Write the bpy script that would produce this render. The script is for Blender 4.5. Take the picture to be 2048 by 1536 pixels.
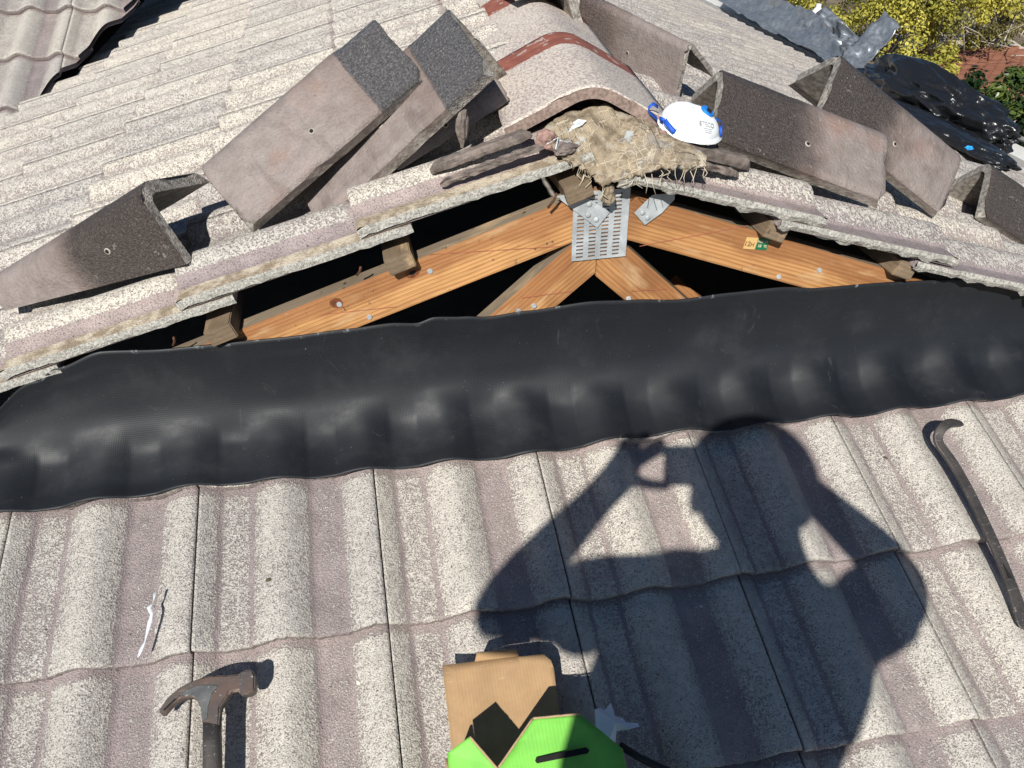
import bpy, bmesh, math, random
import numpy as np
from mathutils import Vector, Matrix, noise as mnoise
random.seed(7)
for o in list(bpy.data.objects): bpy.data.objects.remove(o)
SC = bpy.context.scene
COL = SC.collection
V = Vector

# ------------------------------------------------------------------ camera
CAM = V((-0.3832, -1.1689, 0.9544))
RIGHT = V((0.98067, -0.19506, 0.01539)); DOWN = V((-0.09922, -0.56355, -0.82010)); FWD = V((0.16864, 0.80272, -0.57201))
cd = bpy.data.cameras.new('camera'); cam = bpy.data.objects.new('camera', cd); COL.objects.link(cam)
cd.sensor_fit = 'HORIZONTAL'; cd.sensor_width = 36.0; cd.lens = 36.0 * 1661.28 / 2048.0
cd.clip_start = 0.004; cd.clip_end = 500
cam.matrix_world = Matrix(((RIGHT.x, -DOWN.x, -FWD.x, CAM.x), (RIGHT.y, -DOWN.y, -FWD.y, CAM.y), (RIGHT.z, -DOWN.z, -FWD.z, CAM.z), (0, 0, 0, 1)))
SC.camera = cam
# ------------------------------------------------------------------ sky and sun
SUN_DIR = V((0.345, 0.702, -0.623)).normalized()
world = bpy.data.worlds.new('World'); SC.world = world; world.use_nodes = True
wn = world.node_tree.nodes; wl = world.node_tree.links
sky = wn.new('ShaderNodeTexSky'); sky.sky_type = 'NISHITA'; sky.sun_disc = False
sky.sun_elevation = math.asin(-SUN_DIR.z); sky.sun_rotation = math.atan2(-SUN_DIR.x, -SUN_DIR.y)
sky.air_density = 1.0; sky.dust_density = 0.15; sky.ozone_density = 5.0
hs = wn.new('ShaderNodeHueSaturation'); hs.inputs['Saturation'].default_value = 1.05
bg = wn['Background']; bg.inputs['Strength'].default_value = 0.05
wl.new(sky.outputs[0], hs.inputs['Color']); wl.new(hs.outputs[0], bg.inputs['Color'])
sl = bpy.data.lights.new('sun', 'SUN'); sl.energy = 5.0; sl.angle = math.radians(0.53); sl.color = (1.0, 0.965, 0.90)
so = bpy.data.objects.new('sun', sl); COL.objects.link(so); so.location = (-4, -8, 8)
so.rotation_euler = SUN_DIR.to_track_quat('-Z', 'Y').to_euler()
SC.view_settings.view_transform = 'Standard'; SC.view_settings.look = 'None'
SC.view_settings.exposure = 0.32; SC.view_settings.gamma = 1.0
SC.render.engine = 'CYCLES'

# ------------------------------------------------------------------ frames of the roof planes
PA, PB = 0.36430, 0.33648                 # pitches: hip end in front, main slopes
APEX = V((0.038, 0.117, 0.428))           # top of the truss
LU = V((0, math.cos(PA), math.sin(PA))); LN = V((0, -math.sin(PA), math.cos(PA)))
def low(x, u, n=0.0): return V((x, 0, 0)) + LU * u + LN * n
def slope(y, v, n, s):                     # s=-1 left slope, +1 right slope
    D = V((s * math.cos(PB), 0, -math.sin(PB))); N = V((s * math.sin(PB), 0, math.cos(PB)))
    return APEX + V((0, y, 0)) + D * v + N * n
TE = 0.126; TER = .100                                 # tile crest above rafter line
W1, G1 = 0.300, 0.290                      # lower tiles
W2, G2 = 0.330, 0.319                      # upper tiles
X0, U0 = -0.691, -0.308
LY, LV = -0.0908, 0.7262

# ------------------------------------------------------------------ object helpers
def link(o, parent=None):
    COL.objects.link(o)
    if parent is not None: o.parent = parent
    return o
def meshobj(name, me, mat=None, parent=None, mw=None):
    o = bpy.data.objects.new(name, me)
    if mat is not None and len(me.materials) == 0:
        for m in (mat if isinstance(mat, (list, tuple)) else [mat]): me.materials.append(m)
    link(o, parent)
    if mw is not None: o.matrix_basis = mw
    return o
def tag(o, label, cat, group=None, kind=None):
    if label: o['label'] = label
    if cat: o['category'] = cat
    if group: o['group'] = group
    if kind: o['kind'] = kind
    return o
def empty(name, loc=(0, 0, 0), label=None, cat=None, group=None):
    o = bpy.data.objects.new(name, None); link(o); o.location = loc; o.empty_display_size = 0.05
    return tag(o, label, cat, group)
def frame(o, x, y, z):
    return Matrix(((x.x, y.x, z.x, o.x), (x.y, y.y, z.y, o.y), (x.z, y.z, z.z, o.z), (0, 0, 0, 1)))
def rel(parent, mw): return parent.matrix_basis.inverted() @ mw
def bm2me(bm, name='m', smooth=False):
    me = bpy.data.meshes.new(name); bm.to_mesh(me); bm.free()
    if smooth:
        for p in me.polygons: p.use_smooth = True
    return me
def pyme(name, v, f, smooth=False):
    me = bpy.data.meshes.new(name); me.from_pydata([tuple(p) for p in v], [], f); me.update()
    if smooth:
        for p in me.polygons: p.use_smooth = True
    return me
def box_bm(bm, c, s, mw=None):
    r = bmesh.ops.create_cube(bm, size=1.0)
    for v in r['verts']:
        v.co = V((v.co.x * s[0] + c[0], v.co.y * s[1] + c[1], v.co.z * s[2] + c[2]))
        if mw is not None: v.co = mw @ v.co
    return r['verts']
def box_me(c, s, bev=0.0):
    bm = bmesh.new(); box_bm(bm, c, s)
    if bev > 0: bmesh.ops.bevel(bm, geom=bm.edges[:], offset=bev, segments=2, affect='EDGES')
    return bm2me(bm)
def tube_me(pts, rad, seg=10, cap=True, flat=1.0, up=V((0, 0, 1))):
    pts = [V(p) for p in pts]; n = len(pts); v = []; f = []
    rads = rad if isinstance(rad, (list, tuple)) else [rad] * n
    for i, p in enumerate(pts):
        t = (pts[min(i + 1, n - 1)] - pts[max(i - 1, 0)]).normalized()
        a = t.cross(up)
        if a.length < 1e-4: a = t.cross(V((1, 0, 0)))
        a.normalize(); b = a.cross(t).normalized()
        for k in range(seg):
            th = 2 * math.pi * k / seg
            v.append(p + a * math.cos(th) * rads[i] + b * math.sin(th) * rads[i] * flat)
    for i in range(n - 1):
        for k in range(seg):
            f.append((i * seg + k, i * seg + (k + 1) % seg, (i + 1) * seg + (k + 1) % seg, (i + 1) * seg + k))
    if cap:
        f.append(tuple(range(seg - 1, -1, -1))); f.append(tuple((n - 1) * seg + k for k in range(seg)))
    return pyme('tube', v, f, True)
def fnoise(p, s=1.0): return mnoise.noise(V(p) * s)
def prism_me(outline, th, bev=0.0):        # outline in xy, extruded in z 0..th
    bm = bmesh.new(); vs = [bm.verts.new((x, y, 0)) for x, y in outline]
    fc = bm.faces.new(vs)
    r = bmesh.ops.extrude_face_region(bm, geom=[fc])
    for g in r['geom']:
        if isinstance(g, bmesh.types.BMVert): g.co.z += th
    bmesh.ops.recalc_face_normals(bm, faces=bm.faces[:])
    if bev > 0: bmesh.ops.bevel(bm, geom=bm.edges[:], offset=bev, segments=3, affect='EDGES', clamp_overlap=True)
    me = bm2me(bm)
    if bev > 0:
        for p in me.polygons: p.use_smooth = abs(p.normal.z) < .999
    return me

# ------------------------------------------------------------------ material helpers
class NB:
    def __init__(s, name):
        s.m = bpy.data.materials.new(name); s.m.use_nodes = True
        s.t = s.m.node_tree; s.b = s.t.nodes['Principled BSDF']
    def new(s, typ, **kw):
        n = s.t.nodes.new(typ)
        for k, v in kw.items():
            if k.startswith('_'): setattr(n, k[1:], v)
        for k, v in kw.items():
            if not k.startswith('_'): s.set(n.inputs[k.replace('__', ' ')], v)
        return n
    def set(s, inp, v):
        if hasattr(v, 'is_output') or isinstance(v, bpy.types.NodeSocket): s.t.links.new(v, inp)
        elif isinstance(v, (tuple, list)) and inp.type == 'RGBA' and len(v) == 3: inp.default_value = (*v, 1)
        else: inp.default_value = v
    def coord(s, kind='Object', rand=True, scale=(1, 1, 1)):
        c = s.new('ShaderNodeTexCoord').outputs[kind] if kind != 'UV' else s.new('ShaderNodeUVMap').outputs[0]
        if rand:
            oi = s.new('ShaderNodeObjectInfo').outputs['Random']
            off = s.new('ShaderNodeVectorMath', _operation='SCALE'); off.inputs[0].default_value = (37.1, 51.7, 23.3); s.set(off.inputs['Scale'], oi)
            ad = s.new('ShaderNodeVectorMath', _operation='ADD'); s.set(ad.inputs[0], c); s.set(ad.inputs[1], off.outputs[0]); c = ad.outputs[0]
        if tuple(scale) != (1, 1, 1):
            mu = s.new('ShaderNodeVectorMath', _operation='MULTIPLY'); s.set(mu.inputs[0], c); mu.inputs[1].default_value = scale; c = mu.outputs[0]
        return c
    def noise(s, c, scale, detail=2.0, rough=0.55, dist=0.0):
        return s.new('ShaderNodeTexNoise', Vector=c, Scale=scale, Detail=detail, Roughness=rough, Distortion=dist).outputs['Fac']
    def vor(s, c, scale, feat='F1', out='Distance', rnd=1.0):
        return s.new('ShaderNodeTexVoronoi', _feature=feat, Vector=c, Scale=scale, Randomness=rnd).outputs[out]
    def step(s, x, lo, hi, a=0.0, b=1.0):
        n = s.new('ShaderNodeMapRange', _interpolation_type='SMOOTHSTEP'); s.set(n.inputs['Value'], x)
        s.set(n.inputs['From Min'], lo); s.set(n.inputs['From Max'], hi); s.set(n.inputs['To Min'], a); s.set(n.inputs['To Max'], b)
        return n.outputs[0]
    def mix(s, fac, a, b, mode='MIX'):
        n = s.new('ShaderNodeMix', _data_type='RGBA', _blend_type=mode)
        s.set(n.inputs[0], fac); s.set(n.inputs[6], a); s.set(n.inputs[7], b); return n.outputs[2]
    def math(s, op, a, b=0.0, c=None, clamp=False):
        n = s.new('ShaderNodeMath', _operation=op); n.use_clamp = clamp
        s.set(n.inputs[0], a); s.set(n.inputs[1], b)
        if c is not None: s.set(n.inputs[2], c)
        return n.outputs[0]
    def attr(s, name): return s.new('ShaderNodeAttribute', _attribute_name=name).outputs['Fac']
    def sep(s, c):
        n = s.new('ShaderNodeSeparateXYZ'); s.set(n.inputs[0], c); return n.outputs
    def bump(s, h, strength=0.5, dist=0.002, normal=None):
        n = s.new('ShaderNodeBump'); s.set(n.inputs['Height'], h); n.inputs['Strength'].default_value = strength; n.inputs['Distance'].default_value = dist
        if normal is not None: s.set(n.inputs['Normal'], normal)
        return n.outputs[0]
    def out(s, color=None, rough=None, normal=None, metal=None, spec=None):
        for k, v in (('Base Color', color), ('Roughness', rough), ('Normal', normal), ('Metallic', metal), ('Specular IOR Level', spec)):
            if v is not None: s.set(s.b.inputs[k], v)
        return s.m
def simple(name, col, rough=0.6, metal=0.0, var=0.15, scale=20, bump=0.0, spec=0.5, rand=True):
    n = NB(name); c = n.coord(rand=rand); f = n.noise(c, scale, 4, 0.6)
    d = tuple(x * (1 - var) for x in col); l = tuple(min(1, x * (1 + var)) for x in col)
    return n.out(n.mix(n.step(f, .3, .7), d, l), rough, n.bump(n.noise(c, scale * 6, 3), bump, 0.002) if bump else None, metal, spec)

MAUVE = (0.355, 0.295, 0.285); CREAM = (0.605, 0.570, 0.510)
def tile_mat(name, bias, spk=210.0):
    n = NB(name); c = n.coord('Object')
    wear = n.attr('wear'); stain = n.attr('stain')
    big = n.noise(c, 9.0, 3, .6)
    fine = n.noise(c, spk, 2.5, .6)
    fine2 = n.noise(c, spk * .42, 2.0, .5)
    f = n.math('ADD', n.math('MULTIPLY', fine, .72), n.math('MULTIPLY', fine2, .28))
    thr = n.math('SUBTRACT', n.math('SUBTRACT', .70 - bias, n.math('MULTIPLY', wear, .31)), n.math('MULTIPLY', n.math('SUBTRACT', big, .5), .16))
    m = n.step(n.math('SUBTRACT', f, thr), -.05, .05)
    mv = n.mix(n.step(n.noise(c, 16, 4, .6), .35, .7), tuple(x * .86 for x in MAUVE), tuple(x * 1.12 for x in MAUVE))
    cr = n.mix(n.step(n.noise(c, 60, 3, .6), .3, .7), tuple(x * .84 for x in CREAM), CREAM)
    lich = n.math('MULTIPLY', n.step(n.noise(c, 22, 5, .7), .60, .72), .35); cr = n.mix(lich, cr, (.40, .385, .33))
    col = n.mix(m, mv, cr)
    pn = n.noise(c, spk * 1.35, 2.5, .6)
    pits = n.step(pn, .575, .66)
    col = n.mix(n.math('MULTIPLY', pits, n.math('MULTIPLY_ADD', wear, .30, .06)), col, (.27, .24, .22))
    col = n.mix(n.math('MULTIPLY', n.step(n.noise(c, spk * .6, 2, .5), .70, .735), .9), col, (.07, .06, .055))
    hue = n.new('ShaderNodeObjectInfo').outputs['Random']
    col = n.mix(1.0, col, n.mix(hue, (.84, .84, .86), (1.06, 1.04, 1.0)), 'MULTIPLY')
    dst = n.math('MULTIPLY', n.step(n.noise(c, 4.5, 5, .7), .56, .76), .45); col = n.mix(dst, col, (.20, .165, .150))
    # unpainted strip that the old verge capping covered
    st = n.step(n.math('ADD', stain, n.math('MULTIPLY', n.math('SUBTRACT', big, .5), .5)), .32, .62)
    tan = n.mix(n.step(n.noise(c, 26, 4, .65), .38, .62), (.30, .235, .165), (.60, .52, .40))
    col = n.mix(st, col, tan)
    side = n.attr('cutface')
    ct = n.mix(n.step(n.noise(c, 150, 3, .6), .3, .7), (.27, .26, .235), (.47, .455, .41))
    col = n.mix(side, col, ct)
    h = n.math('ADD', n.math('MULTIPLY', m, .6), n.math('ADD', n.math('MULTIPLY', n.noise(c, spk * .9, 2), .9), n.math('MULTIPLY', pits, -.8)))
    return n.out(col, n.mix(m, (.62,) * 3, (.85,) * 3), n.bump(h, .8, .0034), spec=.25)
M_TLOW = tile_mat('weathered_tile_front', 0.0, 360); M_TUP = tile_mat('weathered_tile_main', 0.01, 260); M_TRI = tile_mat('weathered_tile_far', -.02, 210)

def cap_mat(name, s0, s1, dark=(.075, .064, .060), flip=False, sharp=.03, sheen=.45, brown=.35):
    n = NB(name); c = n.coord('Object'); uv = n.coord('UV', rand=False); su = n.sep(uv)[0]
    if flip: su = n.math('SUBTRACT', 1.0, su)
    big = n.noise(c, 11, 4, .62); mid = n.noise(c, 34, 4, .6)
    base = n.mix(n.step(mid, .25, .75), (.195, .162, .148), (.268, .226, .210))
    base = n.mix(n.math('MULTIPLY', n.step(n.noise(c, 260, 3, .6), .52, .70), .45), base, (.15, .115, .105))
    base = n.mix(n.math('MULTIPLY', n.step(n.noise(c, 7, 3), .56, .74), brown), base, (.26, .125, .075))
    base = n.mix(n.math('MULTIPLY', n.step(n.noise(c, 6, 6, .72), .50, .72), .62), base, (.115, .085, .072))
    drip = n.noise(n.coord('Object', scale=(9, 1.6, 1.6)), 4, 4, .6); base = n.mix(n.math('MULTIPLY', n.step(drip, .54, .72), .45), base, (.10, .078, .068))
    halo = n.math('MULTIPLY', n.step(n.math('ADD', su, n.math('MULTIPLY', n.math('SUBTRACT', big, .5), .35)), s1 - .02, s1 + .20, 1, 0), .55 if s1 > 0 else 0.0); base = n.mix(halo, base, (.15, .105, .085))
    e = n.math('ADD', su, n.math('MULTIPLY', n.math('SUBTRACT', big, .5), sharp * 3))
    dk = n.step(e, s1 - sharp, s1 + sharp, 1.0, 0.0)
    dcol = n.mix(n.step(n.noise(c, 240, 3, .6), .40, .72), dark, tuple(x * 2.3 for x in dark))
    dcol = n.mix(n.math('MULTIPLY', n.step(n.noise(c, 330, 2), .69, .74), .7), dcol, (.40, .37, .34))
    col = n.mix(dk, base, dcol)
    col = n.mix(n.step(n.noise(c, 300, 2), .68, .74), col, (.10, .08, .075))
    lich = n.math('MULTIPLY', n.step(n.noise(c, 60, 4, .7), .60, .68), n.step(n.noise(c, 14, 2), .52, .62))
    col = n.mix(n.math('MULTIPLY', lich, .5), col, (.34, .32, .27))
    inn = n.attr('inner')
    col = n.mix(inn, col, n.mix(n.step(n.noise(c, 90, 3), .35, .65), (.16, .135, .115), (.34, .31, .27)))
    endc = n.mix(n.step(n.noise(c, 120, 4, .65), .35, .65), (.17, .15, .13), (.44, .41, .36))
    col = n.mix(n.attr('endface'), col, endc)
    ro = n.mix(dk, (.62,) * 3, (sheen,) * 3)
    h = n.math('ADD', n.noise(c, 170, 3, .6), n.math('MULTIPLY', n.noise(c, 420, 2), n.math('MULTIPLY', dk, 1.6)))
    return n.out(col, ro, n.bump(h, .85, .0034), spec=.5)
M_CAPDARK = cap_mat('stained_cap_open_end', 0, .50, sharp=.13, dark=(.040,.031,.027))
M_CAPCOL = cap_mat('gritty_collar_cap', 0, .235, dark=(.066, .063, .064), sharp=.008, sheen=.27)
M_CAPPLAIN = cap_mat('plain_cap', 0, -.3, sharp=.02); M_CAPDK2 = cap_mat('half_stained_cap', 0, .30, sharp=.22, dark=(.09, .070, .064))

def ridge_fixed_mat():
    n = NB('bedded_ridge_cap'); c = n.coord('Object'); uv = n.coord('UV', rand=False); su = n.sep(uv)[0]
    f = n.noise(c, 210, 2.5, .6)
    m = n.step(n.math('ADD', f, n.math('MULTIPLY', n.math('SUBTRACT', n.noise(c, 10, 3), .5), .18)), .44, .51)
    col = n.mix(m, (.355, .283, .272), (.60, .54, .465))
    e = n.math('ADD', su, n.math('MULTIPLY', n.math('SUBTRACT', n.noise(c, 70, 4, .65), .5), .05))
    red = n.step(e, .735, .747)
    rc = n.mix(n.step(n.noise(c, 40, 3), .3, .7), (.215, .070, .050), (.300, .105, .072))
    ch = n.math('MULTIPLY', n.step(n.noise(c, 38, 3, .6), .58, .64), red)
    col = n.mix(red, col, rc); col = n.mix(n.math('MULTIPLY', ch, .8), col, (.45, .40, .36))
    col = n.mix(n.attr('inner'), col, (.16, .13, .115)); col = n.mix(n.attr('endface'), col, n.mix(n.step(n.noise(c, 160, 3), .3, .7), (.17, .12, .10), (.30, .225, .19)))
    return n.out(col, .8, n.bump(n.noise(c, 200, 3), .5, .002), spec=.3)
M_RIDGE = ridge_fixed_mat()

def wood_mat(name, c1, c2, c3, ring=30.0, grey=0.0):
    n = NB(name); c = n.coord('Object'); cs = n.coord('Object', scale=(2.2, 26, 26))
    w = n.new('ShaderNodeTexWave', _wave_type='BANDS', _bands_direction='Z', Vector=n.coord('Object', scale=(.13, 1.0, 1.0)), Scale=ring * 1.35, Distortion=3.2, Detail=3.0)
    w.inputs['Detail Scale'].default_value = 1.4
    g = n.noise(cs, 2.5, 4, .65)
    col = n.mix(n.step(w.outputs['Fac'], .35, 1.1), c1, c2)
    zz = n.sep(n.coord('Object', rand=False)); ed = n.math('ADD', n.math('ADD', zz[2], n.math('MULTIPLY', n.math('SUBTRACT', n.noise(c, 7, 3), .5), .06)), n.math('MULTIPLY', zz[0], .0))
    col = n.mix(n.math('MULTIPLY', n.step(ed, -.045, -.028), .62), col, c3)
    col = n.mix(n.math('MULTIPLY', n.step(g, .45, .75), .55), col, c3)
    big = n.noise(c, 6.0, 3)
    col = n.mix(n.math('MULTIPLY', n.step(big, .46, .72), .6), col, tuple(x * .7 for x in c3))
    gr2 = n.noise(n.coord('Object', scale=(3, 90, 90)), 4, 3, .6)
    col = n.mix(n.math('MULTIPLY', n.step(gr2, .5, .72), .38), col, tuple(x * .6 for x in c3))
    pale = n.noise(n.coord('Object', scale=(2, 9, 9)), 3.2, 4, .6); col = n.mix(n.math('MULTIPLY', n.step(pale, .54, .72), .55), col, (.58, .40, .22))
    dirt = n.math('MULTIPLY', n.step(n.noise(c, 75, 5, .7), .60, .67), n.step(n.noise(c, 9, 2), .5, .6))
    col = n.mix(dirt, col, (.04, .03, .022))
    wh = n.math('MULTIPLY', n.step(n.noise(c, 120, 4, .7), .68, .74), n.step(n.noise(c, 12, 2), .54, .64))
    col = n.mix(n.math('MULTIPLY', wh, .8), col, (.6, .56, .5))
    h = n.math('ADD', n.math('MULTIPLY', w.outputs['Fac'], .5), g)
    return n.out(col, .62, n.bump(h, .3, .0012), spec=.3)
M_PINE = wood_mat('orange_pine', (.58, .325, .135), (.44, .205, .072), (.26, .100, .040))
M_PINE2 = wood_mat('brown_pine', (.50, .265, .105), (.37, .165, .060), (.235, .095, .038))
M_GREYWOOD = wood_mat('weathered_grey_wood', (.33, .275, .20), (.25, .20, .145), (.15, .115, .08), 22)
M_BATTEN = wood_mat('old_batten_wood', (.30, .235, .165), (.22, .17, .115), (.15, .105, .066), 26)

def steel_mat(name, col, rough=.42, metal=.75, sp=40):
    n = NB(name); c = n.coord('Object')
    v = n.new('ShaderNodeTexVoronoi', _feature='F1', Vector=c, Scale=sp).outputs['Color']
    g = n.noise(c, 30, 5, .65)
    cc = n.mix(n.step(g, .3, .7), tuple(x * .72 for x in col), tuple(x * 1.15 for x in col))
    wht = n.step(n.noise(c, 95, 4, .7), .62, .70)
    cc = n.mix(n.math('MULTIPLY', wht, .6), cc, (.62, .63, .62))
    return n.out(cc, n.mix(g, (rough - .1,) * 3, (rough + .2,) * 3), n.bump(n.noise(c, 60, 3), .15, .001), metal)
M_GALV = steel_mat('galvanised_steel', (.42, .45, .465), .5, .12, 120)
M_LEAD = steel_mat('lead_sheet', (.27, .30, .335), .30, .55, 9)
M_IRON = None
def flashing_mat():
    n = NB('black_rubber_flashing'); c = n.coord('UV', rand=False); x, y, _ = n.sep(c)
    a = n.math('SINE', n.math('MULTIPLY', n.math('ADD', x, n.math('MULTIPLY', y, .62)), 1150.0))
    b = n.math('SINE', n.math('MULTIPLY', n.math('SUBTRACT', x, n.math('MULTIPLY', y, .62)), 1150.0))
    dia = n.math('MULTIPLY', a, b)
    dust = n.noise(c, 7, 5, .68); sc = n.noise(n.coord('UV', rand=False, scale=(1, .5, 1)), 24, 5, .7, 1.0)
    col = n.mix(n.math('MULTIPLY', n.step(dust, .50, .80), .55), (.0095, .0112, .0145), (.030, .033, .037))
    col = n.mix(n.math('MULTIPLY', n.step(sc, .63, .76), .4), col, (.075, .072, .066))
    sp = n.math('MULTIPLY', n.step(n.noise(c, 330, 2), .735, .77), n.step(n.noise(c, 5, 2), .42, .56))
    col = n.mix(sp, col, (.24, .22, .19))
    rim = n.attr('rim'); col = n.mix(n.math('MULTIPLY', rim, n.step(n.noise(c, 40, 3), .58, .70)), col, (.30, .31, .31))
    ro = n.mix(n.step(dust, .4, .75), (.52,) * 3, (.74,) * 3)
    return n.out(col, ro, n.bump(n.math('ADD', dia, n.math('MULTIPLY', n.noise(c, 60, 3), .7)), .10, .0005), spec=.38)
M_FLASH = flashing_mat()
M_MORTAR = simple('brown_mortar_bedding', (.175, .145, .128), .9, 0, .35, 60, .8, .2)
M_MORTAR2 = simple('pink_mortar_lump', (.30, .19, .16), .9, 0, .3, 80, .8, .2)
M_FOIL = simple('pale_sealant_flakes', (.52, .55, .56), .45, 0, .35, 50, .5)
def scrim_mat():
    n = NB('old_scrim_and_mortar'); c = n.coord('Object')
    v = n.new('ShaderNodeTexVoronoi', _feature='DISTANCE_TO_EDGE', Vector=n.coord('Object', scale=(1, .75, 1)), Scale=75, Randomness=.8).outputs['Distance']
    col = n.mix(n.step(n.noise(c, 42, 4, .65), .36, .64), (.165, .130, .090), (.34, .275, .190))
    col = n.mix(n.math('MULTIPLY', n.step(n.noise(c, 17, 4, .6), .53, .68), .75), col, (.24, .205, .165))
    col = n.mix(n.math('MULTIPLY', n.step(n.noise(c, 28, 5, .7), .57, .66), .75), col, (.50, .44, .34))
    col = n.mix(n.math('MULTIPLY', n.step(n.noise(c, 14, 5, .7), .58, .70), .8), col, (.095, .068, .045))
    xyz = n.sep(n.new('ShaderNodeVectorMath', _operation='ADD').outputs[0]) if False else n.sep(c)
    wob = n.math('MULTIPLY', n.noise(c, 22, 2), 9.0)
    la = n.math('SINE', n.math('ADD', n.math('MULTIPLY', n.math('ADD', xyz[0], n.math('MULTIPLY', xyz[2], .35)), 520.0), wob)); lb = n.math('SINE', n.math('ADD', n.math('MULTIPLY', n.math('SUBTRACT', xyz[2], n.math('MULTIPLY', xyz[0], .4)), 560.0), wob))
    net = n.math('MULTIPLY', n.step(n.math('MAXIMUM', la, lb), .80, .97), n.step(n.noise(c, 26, 3, .6), .46, .60))
    col = n.mix(n.math('MULTIPLY', net, .55), col, (.55, .47, .35))
    crk = n.math('MULTIPLY', n.step(v, .0, .05, 1, 0), n.step(n.noise(c, 9, 2), .5, .6)); col = n.mix(n.math('MULTIPLY', crk, .5), col, (.60, .52, .40))
    col = n.mix(n.step(n.noise(c, 55, 4, .7), .66, .72), col, (.06, .045, .032))
    col = n.mix(n.math('MULTIPLY', n.step(n.noise(c, 33, 4, .7), .60, .68), .85), col, (.40, .43, .43))
    col = n.mix(n.math('MULTIPLY', n.step(n.noise(c, 21, 4, .7), .55, .66), .6), col, (.30, .275, .245))
    return n.out(col, .9, n.bump(n.math('ADD', n.noise(c, 110, 4, .65), n.math('MULTIPLY', net, .6)), .8, .003), spec=.2)
M_SCRIM = scrim_mat()
M_FIBRE = simple('pale_scrim_fibre', (.55, .48, .36), .8)
M_VOID = simple('attic_blackout', (.020, .018, .016), .95, 0, .2, 8, 0, .0)  # near-black sheets added beneath the tiles to keep the attic dark
M_HOLE = simple('screw_hole_dark', (.008, .007, .006), .9); M_CHIP = simple('chipped_concrete', (.36, .32, .28), .9)
M_WALL = simple('house_wall_render', (.42, .38, .33), .9, 0, .1, 3, .2)

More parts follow.
